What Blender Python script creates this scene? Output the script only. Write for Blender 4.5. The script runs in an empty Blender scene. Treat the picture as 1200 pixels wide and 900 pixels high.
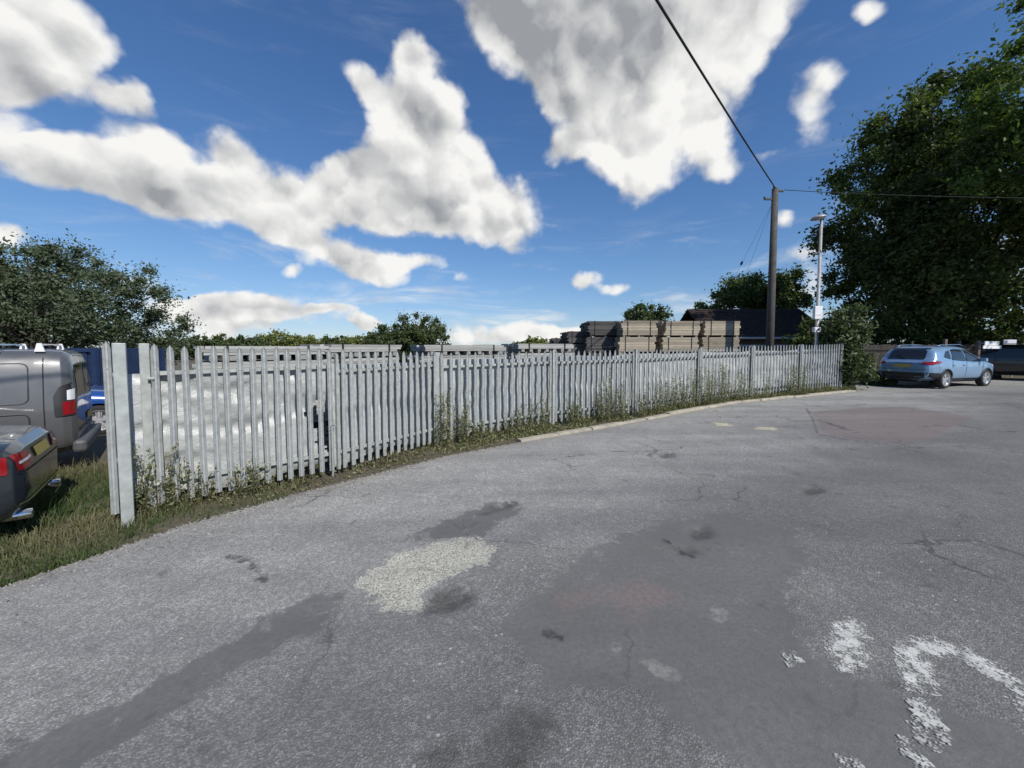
import bpy, bmesh, math, random
import numpy as np
from mathutils import Vector, Matrix, Euler, noise as mnoise

SC = bpy.context.scene
COL = SC.collection
R = math.radians

# ------------------------------------------------------------------ camera
F = 450.0                      # focal length in pixels of a 1200 wide picture
PITCH = R(3.0)
EYE = 1.8
PPY = 407 + F * math.tan(PITCH)        # row of the principal point
cam_d = bpy.data.cameras.new('camera')
cam_d.sensor_width = 36.0
cam_d.lens = F / 1200 * 36
cam_d.shift_y = (PPY - 450) / 1200
cam_d.clip_start = 0.05
cam_d.clip_end = 3000
cam = bpy.data.objects.new('camera', cam_d)
cam.location = (0, 0, EYE)
cam.rotation_euler = (R(90) - PITCH, 0, 0)
COL.objects.link(cam)
SC.camera = cam

# ------------------------------------------------------------------ light
SUN_EL, SUN_AZ = R(42), R(141)         # azimuth measured from +Y towards +X
SUN_DIR = Vector((math.sin(SUN_AZ) * math.cos(SUN_EL), math.cos(SUN_AZ) * math.cos(SUN_EL), math.sin(SUN_EL)))
sl = bpy.data.lights.new('sun', 'SUN')
sl.energy = 3.6
sl.angle = R(0.55)
sl.color = (1.0, 0.955, 0.885)
so = bpy.data.objects.new('sun', sl)
so.rotation_euler = (-SUN_DIR).to_track_quat('-Z', 'Y').to_euler()
so.location = (20, -20, 40)
COL.objects.link(so)
SC.view_settings.view_transform = 'Standard'
SC.view_settings.look = 'None'
SC.view_settings.exposure = 0.5
SC.view_settings.gamma = 1.0
SC.view_settings.use_curve_mapping = False
SC.render.engine = 'CYCLES'
SC.cycles.max_bounces = 5
SC.cycles.transparent_max_bounces = 12
SC.cycles.use_denoising = True


def pdir(px, py):
    X = (px - 600) / F
    Y = -(py - PPY) / F
    return Vector((X, math.cos(PITCH) + Y * math.sin(PITCH), -math.sin(PITCH) + Y * math.cos(PITCH)))


def at(px, py, depth):
    d = pdir(px, py)
    return Vector((0, 0, EYE)) + d * (depth / d.y)


def gz(x, y=0):
    return 0.012 * max(-30.0, min(30.0, x))


def gp(px, py):
    d = pdir(px, py)
    # eye + t*dz = .012 * t*dx
    t = EYE / (0.012 * d.x - d.z)
    return Vector((d.x * t, d.y * t, EYE + d.z * t))


# ------------------------------------------------------------------ world: sky with clouds laid out by direction
world = bpy.data.worlds.new('World')
SC.world = world
world.use_nodes = True
wt = world.node_tree
wt.nodes.clear()


class NT:
    def __init__(s, t): s.t = t
    def n(s, kind, **kw):
        nd = s.t.nodes.new(kind)
        for k, v in kw.items(): setattr(nd, k, v)
        return nd
    def l(s, a, b): s.t.links.new(a, b)
    def val(s, sock, v):
        if isinstance(v, bpy.types.NodeSocket): s.l(v, sock)
        else: sock.default_value = v
    def m(s, op, a, b=0.0, c=0.0, clamp=False):
        nd = s.n('ShaderNodeMath', operation=op, use_clamp=clamp)
        s.val(nd.inputs[0], a); s.val(nd.inputs[1], b); s.val(nd.inputs[2], c)
        return nd.outputs[0]
    def vm(s, op, a, b=(0, 0, 0)):
        nd = s.n('ShaderNodeVectorMath', operation=op)
        s.val(nd.inputs[0], a); s.val(nd.inputs[1], b)
        return nd.outputs[0]
    def noise(s, vec, scale, detail=4, rough=0.55, dist=0.0, out=0):
        nd = s.n('ShaderNodeTexNoise')
        if vec is not None: s.l(vec, nd.inputs['Vector'])
        nd.inputs['Scale'].default_value = scale
        nd.inputs['Detail'].default_value = detail
        nd.inputs['Roughness'].default_value = rough
        nd.inputs['Distortion'].default_value = dist
        return nd.outputs[out]
    def vor(s, vec, scale, feature='F1', out='Distance', rand=1.0):
        nd = s.n('ShaderNodeTexVoronoi', feature=feature)
        if vec is not None: s.l(vec, nd.inputs['Vector'])
        nd.inputs['Scale'].default_value = scale
        nd.inputs['Randomness'].default_value = rand
        return nd.outputs[out]
    def mr(s, v, a, b, c=0.0, d=1.0, smooth=False):
        nd = s.n('ShaderNodeMapRange')
        if smooth: nd.interpolation_type = 'SMOOTHSTEP'
        s.val(nd.inputs[0], v)
        for i, q in enumerate((a, b, c, d)): s.val(nd.inputs[i + 1], q)
        return nd.outputs[0]
    def mix(s, f, a, b, blend='MIX'):
        nd = s.n('ShaderNodeMix', data_type='RGBA', blend_type=blend)
        s.val(nd.inputs[0], f)
        s.val(nd.inputs[6], a if isinstance(a, bpy.types.NodeSocket) else (*a[:3], 1))
        s.val(nd.inputs[7], b if isinstance(b, bpy.types.NodeSocket) else (*b[:3], 1))
        return nd.outputs[2]
    def attr(s, name, out='Fac'):
        nd = s.n('ShaderNodeAttribute', attribute_name=name)
        return nd.outputs[out]


W = NT(wt)
tc = W.n('ShaderNodeTexCoord')
dirv = tc.outputs['Generated']
wn = W.noise(dirv, 3.2, 5, 0.55, out=1)
warp = W.vm('MULTIPLY', W.vm('SUBTRACT', wn, (0.5, 0.5, 0.5)), (0.10, 0.10, 0.10))
wn2 = W.noise(dirv, 13.0, 3, 0.6, out=1)
warp2 = W.vm('MULTIPLY', W.vm('SUBTRACT', wn2, (0.5, 0.5, 0.5)), (0.035, 0.035, 0.035))
pvec = W.vm('ADD', W.vm('ADD', dirv, warp), warp2)


def blobs(lst, src):
    acc = None
    for (x, y, rx, ry, rot, wgt) in lst:
        a = R(rot)
        c = pdir(x, y).normalized()
        ex = pdir(x + math.cos(a) * rx, y - math.sin(a) * rx).normalized() - c
        ey = pdir(x + math.sin(a) * ry, y + math.cos(a) * ry).normalized() - c
        X = (ex - c * ex.dot(c)); sx = X.length; X.normalize()
        Y = c.cross(X).normalized(); sy = max(1e-4, abs(ey.dot(Y)))
        M = Matrix((X, Y, c)).transposed()
        mp = W.n('ShaderNodeMapping', vector_type='TEXTURE')
        mp.inputs['Location'].default_value = c
        mp.inputs['Rotation'].default_value = M.to_euler('XYZ')
        mp.inputs['Scale'].default_value = (sx, sy, max(sx, sy))
        W.l(src, mp.inputs['Vector'])
        g = W.n('ShaderNodeTexGradient', gradient_type='SPHERICAL')
        W.l(mp.outputs[0], g.inputs[0])
        acc = W.m('MULTIPLY_ADD', g.outputs['Fac'], wgt, acc if acc is not None else 0.0)
    return acc


# x, y, radius x, radius y, rotation (deg), weight: centres given as the pixel they lie behind
CL = [
 (30, 35, 125, 88, -20, 1.2), (0, 78, 78, 46, 0, .95), (105, 52, 46, 24, -10, .5), (152, 106, 44, 27, 0, .95), (5, 5, 120, 50, 0, .8), (95, 88, 50, 20, -30, .5), 
 (160, 160, 84, 54, -20, 1.05), (85, 178, 120, 34, 0, .95), (70, 205, 95, 26, -5, .7), (180, 205, 130, 46, -12, 1.2), (265, 188, 98, 58, -15, 1.0),
 (262, 232, 120, 40, -15, 1.1), (326, 230, 84, 56, -15, .9), (375, 235, 60, 40, 0, .7), (15, 165, 50, 20, 0, .6), (285, 163, 42, 24, -20, .6), (348, 262, 56, 30, -20, .7),
 (410, 302, 125, 36, -8, 1.1), (432, 318, 50, 26, -20, .8), (480, 306, 62, 14, 0, .65), (341, 321, 22, 15, 0, .95), (540, 319, 15, 10, 0, .75), (365, 283, 70, 20, -20, .6),
 (484, 52, 38, 44, 15, 1.1), (490, 108, 80, 60, -10, 1.05), (416, 90, 48, 22, -40, 1.0), (506, 160, 88, 66, -20, 1.15), (480, 205, 105, 54, -10, 1.15),
 (530, 215, 98, 74, -30, 1.15), (585, 248, 80, 56, -10, 1.1), (470, 240, 130, 44, 0, .9), (395, 200, 50, 34, 0, .7), (418, 212, 56, 40, 0, .95), (510, 258, 120, 30, -5, .8), (440, 248, 80, 26, 0, .7), (605, 290, 40, 14, 0, .45),
 (590, 15, 100, 60, -20, 1.1), (700, 35, 175, 100, 0, 1.5), (830, 12, 120, 62, 20, 1.0), (725, 105, 115, 90, 0, 1.2), (765, 150, 84, 74, 10, 1.0),
 (745, 200, 66, 64, 0, .95), (690, 180, 60, 40, 0, .7), (668, 165, 56, 28, 20, .7), (905, 8, 90, 48, 20, .95), (878, 60, 60, 50, 30, .7), (820, 100, 90, 60, 30, .8), (855, 60, 46, 26, 30, .45), (835, 165, 50, 26, 0, .45), (640, 60, 90, 70, -30, 1.0),
 (958, 95, 66, 42, 20, .74), (943, 140, 50, 50, 60, .6), (850, 195, 60, 30, 0, .72), (835, 150, 60, 60, 0, .5), (905, 176, 36, 14, 10, .66), (1017, 2, 44, 18, 0, 1.0), (980, 80, 30, 24, 0, .5),
 (683, 332, 27, 17, 0, 1.15), (727, 342, 34, 13, 5, 1.05), (655, 262, 16, 12, 0, .5),
 (290, 357, 170, 24, 0, 1.0), (340, 376, 130, 18, 0, .85), (230, 366, 70, 24, 0, .6), (250, 392, 90, 20, 0, .8), (440, 379, 28, 13, 0, 1.05), (375, 368, 28, 10, 0, .85), (405, 368, 26, 9, 0, .6),
 (590, 385, 170, 17, 0, .72), (600, 398, 230, 14, 0, .72), (650, 392, 90, 10, 0, .5), (5, 277, 40, 26, 0, 1.1), (150, 325, 60, 26, 0, .8), (235, 352, 90, 12, 0, .5),
 (945, 300, 60, 30, 0, .8), (915, 262, 26, 16, 0, .75), (955, 335, 60, 26, 0, .8), (1040, 250, 80, 90, 0, .6), (1160, 330, 120, 70, 0, .8), (900, 350, 80, 12, 0, .5),
 (-230, 120, 320, 100, 0, 1.1), (-340, 300, 260, 60, 0, .9), (1500, 100, 300, 160, 0, 1.1), (700, -360, 420, 180, 0, 1.2), (50, -300, 260, 130, 0, 1.0), (1250, -240, 160, 120, 0, .8),
]
GREY = [
 (640, 45, 170, 100, -10, 1.25), (770, 25, 130, 85, 0, 1.0), (560, 10, 110, 50, 0, .7), (710, 100, 90, 60, 0, .45), (860, 15, 70, 35, 20, .5),
 (480, 125, 72, 44, -20, .75), (460, 240, 100, 36, 0, .75), (530, 262, 90, 30, 0, .5), (445, 190, 60, 30, 0, .25),
 (215, 238, 130, 32, -10, .85), (330, 262, 70, 26, -10, .5), (120, 205, 110, 24, 0, .55), (240, 200, 60, 28, 0, .35), (30, 75, 100, 60, -20, .85), (80, 30, 50, 40, 0, .3),
 (410, 320, 70, 18, -5, .7), (300, 366, 120, 11, 0, .8), (360, 384, 80, 7, 0, .6), (655, 160, 60, 40, 0, .4), (-200, 150, 260, 60, 0, .8), (700, -300, 300, 100, 0, .9),
]
field = blobs(CL, pvec)
grey = blobs(GREY, pvec)
n1 = W.noise(dirv, 6.0, 4, 0.45)
n2 = W.noise(W.vm('ADD', dirv, (0.026, -0.008, 0.044)), 6.0, 4, 0.45)
n3 = W.noise(dirv, 24.0, 6, 0.55)
n4 = W.noise(pvec, 14.0, 4, 0.5)
n5 = W.noise(W.vm('ADD', pvec, (0.012, -0.004, 0.020)), 14.0, 4, 0.5)

def puffs(vec):
    """rounded cauliflower lobes of three sizes"""
    acc = None
    for sc, k in ((8.0, 0.60), (17.0, 0.34)):
        v = W.n('ShaderNodeTexVoronoi', feature='F1')
        v.inputs['Scale'].default_value = sc
        W.l(vec, v.inputs['Vector'])
        acc = W.m('MULTIPLY_ADD', W.m('SUBTRACT', 0.5, v.outputs['Distance']), k, acc if acc is not None else 0.0)
    return acc


pw = W.vm('ADD', dirv, W.vm('MULTIPLY', W.vm('SUBTRACT', W.noise(dirv, 9.0, 5, 0.6, out=1), (0.5, 0.5, 0.5)), (0.09, 0.09, 0.09)))
h1 = puffs(pw)
h2 = puffs(W.vm('ADD', pw, (0.014, -0.006, 0.024)))
fld = W.m('ADD', field, W.m('MULTIPLY', W.m('SUBTRACT', n1, 0.5), 0.60))
fld = W.m('ADD', fld, W.m('MULTIPLY', h1, 0.95))
fld = W.m('ADD', fld, W.m('MULTIPLY', W.m('SUBTRACT', n3, 0.5), 0.42))
edge = W.m('MULTIPLY', field, 3.0, clamp=True)
cover = W.mr(fld, 0.31, 0.84, 0, 1, True)
cover = W.m('MULTIPLY', cover, W.mr(field, 0.06, 0.30, 0, 1, True))
wv_ = W.vm('MULTIPLY', dirv, (1.0, 1.0, 5.0))
wisp = W.mr(W.noise(wv_, 3.6, 7, 0.62, 0.6), 0.50, 0.78, 0, 0.75, True)
sz = W.n('ShaderNodeSeparateXYZ'); W.l(dirv, sz.inputs[0])
wisp = W.m('MULTIPLY', wisp, W.mr(sz.outputs[2], 0.05, 0.34, 1.0, 0.12, True))
cover = W.m('MAXIMUM', cover, wisp)
relief = W.m('MULTIPLY', W.m('SUBTRACT', n1, n2), 3.2)
thick = W.mr(fld, 0.8, 2.2, 0, 0.18, True)
lit = W.m('SUBTRACT', W.m('SUBTRACT', 0.86, thick), W.m('MULTIPLY', grey, 0.76))
lit = W.m('ADD', lit, W.m('ADD', W.m('MULTIPLY', relief, 0.55), W.m('MULTIPLY', W.m('SUBTRACT', h1, h2), 2.1)))
lit = W.mr(lit, -0.15, 1.0, 0.0, 1.0)
SKY_K = 0.10
ccol = W.mix(lit, (2.3, 2.42, 2.6), (6.6, 6.55, 6.4))
sky = W.n('ShaderNodeTexSky', sky_type='NISHITA', sun_disc=False)
sky.sun_elevation = SUN_EL
sky.sun_rotation = SUN_AZ
sky.air_density = 1.0
sky.dust_density = 0.0
sky.ozone_density = 3.0
hs = W.n('ShaderNodeHueSaturation')
hs.inputs['Saturation'].default_value = 1.10
hs.inputs['Value'].default_value = 1.0
W.l(sky.outputs[0], hs.inputs['Color'])
tinted = W.mix(1.0, hs.outputs[0], (0.66, 0.82, 1.04), 'MULTIPLY')
tinted = W.vm('DIVIDE', tinted, W.vm('ADD', W.vm('MULTIPLY', tinted, (0.085, 0.075, 0.055)), (1, 1, 1)))
col = W.mix(cover, tinted, ccol)
bg = W.n('ShaderNodeBackground')
bg.inputs['Strength'].default_value = SKY_K
W.l(col, bg.inputs['Color'])
wo = W.n('ShaderNodeOutputWorld')
W.l(bg.outputs[0], wo.inputs['Surface'])
world.cycles.sampling_method = 'MANUAL'
world.cycles.sample_map_resolution = 512

# ------------------------------------------------------------------ materials
MATS = {}


def mat(name, color, rough=0.6, metal=0.0, vary=0.0, vscale=3.0, bump=0.0, bscale=30.0, coat=0.0, col2=None, spec=None):
    m = bpy.data.materials.new(name)
    m.use_nodes = True
    t = NT(m.node_tree)
    b = m.node_tree.nodes['Principled BSDF']
    b.inputs['Roughness'].default_value = rough
    b.inputs['Metallic'].default_value = metal
    if spec is not None: b.inputs['Specular IOR Level'].default_value = spec
    if coat:
        b.inputs['Coat Weight'].default_value = coat
        b.inputs['Coat Roughness'].default_value = 0.05
    co = t.n('ShaderNodeTexCoord').outputs['Object']
    c1 = (*color, 1)
    if vary or col2:
        nz = t.noise(co, vscale, 6, 0.6)
        f = t.mr(nz, 0.3, 0.7)
        c2 = col2 if col2 else tuple(min(1, q * (1 + vary)) for q in color)
        c0 = color if col2 else tuple(q * (1 - vary) for q in color)
        t.l(t.mix(f, c0, c2), b.inputs['Base Color'])
        r2 = t.mr(t.noise(co, vscale * 2.3, 4), 0.3, 0.7, max(0, rough - 0.08), min(1, rough + 0.08))
        t.l(r2, b.inputs['Roughness'])
    else:
        b.inputs['Base Color'].default_value = c1
    if bump:
        bn = t.n('ShaderNodeBump')
        bn.inputs['Strength'].default_value = bump
        bn.inputs['Distance'].default_value = 0.01
        t.l(t.noise(co, bscale, 5, 0.6), bn.inputs['Height'])
        t.l(bn.outputs[0], b.inputs['Normal'])
    MATS[name] = m
    return m


def leafmat(name, dark, light, trans=0.25, rough=0.55):
    m = bpy.data.materials.new(name)
    m.use_nodes = True
    t = NT(m.node_tree)
    b = m.node_tree.nodes['Principled BSDF']
    out = m.node_tree.nodes['Material Output']
    a = t.attr('tone')
    c = t.mix(a, dark, light)
    t.l(c, b.inputs['Base Color'])
    b.inputs['Roughness'].default_value = rough
    b.inputs['Specular IOR Level'].default_value = 0.3
    tr = t.n('ShaderNodeBsdfTranslucent')
    t.l(t.mix(1.0, c, (1.0, 1.25, 0.5), 'MULTIPLY'), tr.inputs['Color'])
    mx = t.n('ShaderNodeMixShader')
    mx.inputs[0].default_value = trans
    t.l(b.outputs[0], mx.inputs[1]); t.l(tr.outputs[0], mx.inputs[2])
    t.l(mx.outputs[0], out.inputs['Surface'])
    MATS[name] = m
    return m


# ------------------------------------------------------------------ object helpers
def tag(o, label=None, cat=None, group=None, kind=None):
    if label: o['label'] = label
    if cat: o['category'] = cat
    if group: o['group'] = group
    if kind: o['kind'] = kind
    return o


def empty(name, loc=(0, 0, 0), rz=0.0):
    o = bpy.data.objects.new(name, None)
    o.empty_display_size = 0.2
    o.location = loc
    o.rotation_euler = (0, 0, rz)
    COL.objects.link(o)
    return o


def link(name, me, m, parent=None, smooth=False):
    o = bpy.data.objects.new(name, me)
    COL.objects.link(o)
    if m is not None:
        me.materials.clear()
        me.materials.append(m)
    if parent is not None: o.parent = parent
    if smooth and len(me.polygons):
        me.polygons.foreach_set('use_smooth', [True] * len(me.polygons))
    return o


class MB:
    """collects boxes, tubes and sheets; build() links them as one mesh"""
    def __init__(s): s.v = []; s.f = []
    def add(s, vs, fs):
        k = len(s.v)
        s.v += [tuple(v) for v in vs]
        s.f += [tuple(i + k for i in f) for f in fs]
        return s
    def box(s, c, d, M=None):
        x, y, z = c; a, b, e = d[0] / 2, d[1] / 2, d[2] / 2
        vs = [Vector((x + i * a, y + j * b, z + k * e)) for i in (-1, 1) for j in (-1, 1) for k in (-1, 1)]
        if M is not None: vs = [M @ v for v in vs]
        return s.add(vs, [(0, 1, 3, 2), (4, 6, 7, 5), (0, 4, 5, 1), (2, 3, 7, 6), (0, 2, 6, 4), (1, 5, 7, 3)])
    def tube(s, pts, rad, n=8, cap=True):
        pts = [Vector(p) for p in pts]
        if not hasattr(rad, '__len__'): rad = [rad] * len(pts)
        k = len(pts); vs = []; fs = []
        ref = None
        for i, p in enumerate(pts):
            d = (pts[min(i + 1, k - 1)] - pts[max(i - 1, 0)]).normalized()
            if ref is None: ref = d.orthogonal().normalized()
            ref = (ref - d * ref.dot(d)).normalized()
            b = d.cross(ref)
            for j in range(n):
                a = 2 * math.pi * j / n
                vs.append(p + (ref * math.cos(a) + b * math.sin(a)) * rad[i])
        for i in range(k - 1):
            for j in range(n):
                fs.append((i * n + j, i * n + (j + 1) % n, (i + 1) * n + (j + 1) % n, (i + 1) * n + j))
        if cap:
            fs.append(tuple(range(n - 1, -1, -1))); fs.append(tuple(range((k - 1) * n, k * n)))
        return s.add(vs, fs)
    def lathe(s, prof, n=24, M=None):
        vs = []; fs = []; k = len(prof)
        for j in range(n):
            a = 2 * math.pi * j / n
            for (r, h) in prof:
                v = Vector((r * math.cos(a), r * math.sin(a), h))
                vs.append(M @ v if M is not None else v)
        for j in range(n):
            for i in range(k - 1):
                fs.append((j * k + i, ((j + 1) % n) * k + i, ((j + 1) % n) * k + i + 1, j * k + i + 1))
        return s.add(vs, fs)
    def prism(s, poly, h, M=None):
        """poly in local xy, extruded 0..h in z"""
        n = len(poly)
        vs = [Vector((p[0], p[1], 0)) for p in poly] + [Vector((p[0], p[1], h)) for p in poly]
        if M is not None: vs = [M @ v for v in vs]
        fs = [tuple(range(n - 1, -1, -1)), tuple(range(n, 2 * n))] + [(i, (i + 1) % n, (i + 1) % n + n, i + n) for i in range(n)]
        return s.add(vs, fs)
    def mesh(s, name):
        me = bpy.data.meshes.new(name)
        me.from_pydata(s.v, [], s.f)
        me.update()
        return me
    def build(s, name, m, parent=None, smooth=False, bevel=0.0):
        o = link(name, s.mesh(name), m, parent, smooth)
        if bevel:
            b = o.modifiers.new('bevel', 'BEVEL'); b.width = bevel; b.segments = 2; b.limit_method = 'ANGLE'
        return o


def quads_mesh(name, V, tone=None):
    """V: (N,4,3) array of quads; tone (N,) attribute"""
    N = V.shape[0]
    me = bpy.data.meshes.new(name)
    me.vertices.add(N * 4); me.loops.add(N * 4); me.polygons.add(N)
    me.vertices.foreach_set('co', V.astype(np.float32).reshape(-1))
    me.loops.foreach_set('vertex_index', np.arange(N * 4, dtype=np.int32))
    me.polygons.foreach_set('loop_start', np.arange(0, N * 4, 4, dtype=np.int32))
    me.polygons.foreach_set('loop_total', np.full(N, 4, dtype=np.int32))
    if tone is not None:
        at_ = me.attributes.new('tone', 'FLOAT', 'FACE')
        at_.data.foreach_set('value', tone.astype(np.float32))
    me.update(calc_edges=True)
    return me


def leaves(P, size, rng, aspect=0.55, up=0.3, tone=None, jitter=0.35):
    """leaf shaped quads (diamonds) round the points P"""
    N = len(P)
    n = rng.normal(size=(N, 3)); n[:, 2] += up * 1.5
    n /= np.linalg.norm(n, axis=1)[:, None]
    a = rng.normal(size=(N, 3)); a -= n * (a * n).sum(1)[:, None]
    a /= np.linalg.norm(a, axis=1)[:, None]
    b = np.cross(n, a)
    s = size * (1 + jitter * rng.uniform(-1, 1, N))[:, None]
    a = a * s; b = b * s * aspect
    V = np.stack([P - a, P - b * 0.9 + n * s * 0.12, P + a, P + b * 0.9 + n * s * 0.12], axis=1)
    if tone is None: tone = rng.uniform(0, 1, N)
    return V, tone

# ------------------------------------------------------------------ ground and road
KERB_PX = [(0, 688), (60, 668), (110, 652), (150, 638), (215, 615), (300, 592), (400, 566), (520, 535), (600, 520), (700, 503), (760, 492),
           (800, 484), (860, 473), (920, 467), (1003, 459)]
KP = [gp(*p) for p in KERB_PX]
KX = np.array([-40, KP[0].x - 3] + [p.x for p in KP] + [15.2, 16.2, 60])
KY = np.array([KP[0].y - 9, KP[0].y - 1.4] + [p.y for p in KP] + [17.0, 17.9, 17.9])


def kerb_y(x): return np.interp(x, KX, KY)


def make_ground():
    m = bpy.data.materials.new('earth'); m.use_nodes = True
    t = NT(m.node_tree); b = m.node_tree.nodes['Principled BSDF']
    co = t.n('ShaderNodeTexCoord').outputs['Object']
    f = t.mr(t.noise(co, 1.3, 8, 0.65), 0.35, 0.65)
    f2 = t.mr(t.noise(co, 22, 6, 0.7), 0.35, 0.65)
    c = t.mix(f, (0.055, 0.043, 0.030), (0.05, 0.06, 0.025))
    c = t.mix(f2, c, (0.13, 0.105, 0.075))
    t.l(c, b.inputs['Base Color']); b.inputs['Roughness'].default_value = 0.95
    bn = t.n('ShaderNodeBump'); bn.inputs['Distance'].default_value = 0.04; bn.inputs['Strength'].default_value = 0.8
    t.l(t.noise(co, 14, 8, 0.7), bn.inputs['Height']); t.l(bn.outputs[0], b.inputs['Normal'])
    xs = np.concatenate([[-900, -300, -100, -60, -40], np.arange(-30, 30.1, 0.5), [40, 60, 100, 300, 900]])
    ys = np.concatenate([[-900, -300, -100, -40], np.arange(-20, 40.1, 0.5), [60, 100, 300, 1400]])
    ky_ = lambda x: float(kerb_y(x))
    vs = [(x, y, gz(x) - 0.012 - 0.5 * min(1.0, max(0.0, (ky_(x) - y - 0.15) / 1.2))) for y in ys for x in xs]
    n = len(xs)
    fs = [(j * n + i, j * n + i + 1, (j + 1) * n + i + 1, (j + 1) * n + i) for j in range(len(ys) - 1) for i in range(n - 1)]
    o = MB().add(vs, fs).build('ground', m)
    tag(o, kind='structure')


make_ground()


def sdf(poly, X, Y):
    P = np.array([(p[0], p[1]) for p in poly]); n = len(P)
    d = np.full(X.shape, 1e9); inside = np.zeros(X.shape, bool)
    for i in range(n):
        a = P[i]; b = P[(i + 1) % n]; e = b - a
        wx = X - a[0]; wy = Y - a[1]
        tt = np.clip((wx * e[0] + wy * e[1]) / (e @ e + 1e-12), 0, 1)
        d = np.minimum(d, (wx - e[0] * tt) ** 2 + (wy - e[1] * tt) ** 2)
        c = ((a[1] > Y) != (b[1] > Y)) & (X < (b[0] - a[0]) * (Y - a[1]) / (b[1] - a[1] + 1e-12) + a[0])
        inside ^= c
    d = np.sqrt(d)
    return np.where(inside, d, -d)


def gpoly(px): return [gp(*p)[:2] for p in px]


SMOOTH = [
 [(-120, 960), (0, 893), (60, 860), (150, 818), (250, 764), (330, 722), (366, 701), (388, 702), (395, 714), (345, 746), (310, 768), (240, 802), (160, 848), (60, 905), (-60, 975)],
 [(595, 735), (640, 690), (680, 655), (760, 618), (850, 600), (920, 622), (938, 660), (905, 690), (930, 728), (925, 762), (985, 790), (1060, 815), (1130, 850), (1210, 862), (1400, 900),
  (1400, 1000), (950, 1000), (880, 905), (820, 850), (770, 812), (690, 795), (652, 802)],
 [(488, 628), (520, 612), (575, 588), (603, 588), (598, 603), (570, 620), (530, 630)],
]
RED = [
 [(948, 482), (1000, 478), (1060, 476), (1145, 488), (1120, 500), (1098, 512), (1065, 521), (1010, 516), (965, 510)],
 [(640, 700), (700, 686), (720, 700), (660, 722)], [(700, 690), (760, 672), (800, 700), (740, 730)],
]
FILL = [[(416, 682), (432, 668), (455, 655), (485, 642), (520, 631), (560, 628), (580, 640), (580, 652), (556, 664), (530, 671), (512, 684), (500, 697), (497, 712), (478, 719), (455, 714), (432, 700)]]
DARK = [
 [(496, 716), (504, 694), (522, 680), (545, 684), (560, 694), (552, 706), (524, 716)],  # pothole hollow: rim shadow put into its dark colour as well
 [(560, 890), (570, 868), (600, 838), (640, 832), (655, 850), (640, 880), (600, 930)],
 [(490, 905), (500, 880), (530, 870), (540, 900), (520, 930)],
 [(770, 530), (790, 528), (792, 534), (774, 536)], [(805, 618), (830, 615), (836, 626), (812, 630)], [(790, 642), (812, 640), (815, 646), (795, 648)],
 [(935, 572), (955, 568), (966, 574), (945, 580)], [(1050, 800), (1051, 801), (1049, 802)],
 [(560, 595), (600, 586), (606, 590), (566, 601)],
]
PALE = [[(748, 775), (762, 773), (790, 783), (803, 794), (797, 799), (782, 799), (762, 789)], [(714, 752), (722, 750), (730, 762), (722, 767)],
        [(832, 712), (850, 710), (858, 722), (845, 730), (834, 726)], [(880, 845), (884, 846), (884, 860), (878, 858)]]
CRACK = [[(262, 653), (290, 652), (300, 656)], [(945, 478), (952, 490), (958, 508), (990, 515), (1070, 525), (1130, 522), (1210, 532)], [(1060, 500), (1120, 498), (1165, 506), (1210, 505)],
         [(1040, 470), (1075, 470)], [(270, 650), (300, 665), (310, 680)], [(640, 540), (700, 530), (760, 527)], [(640, 742), (660, 748)], [(780, 632), (800, 644), (812, 650)]]


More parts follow.
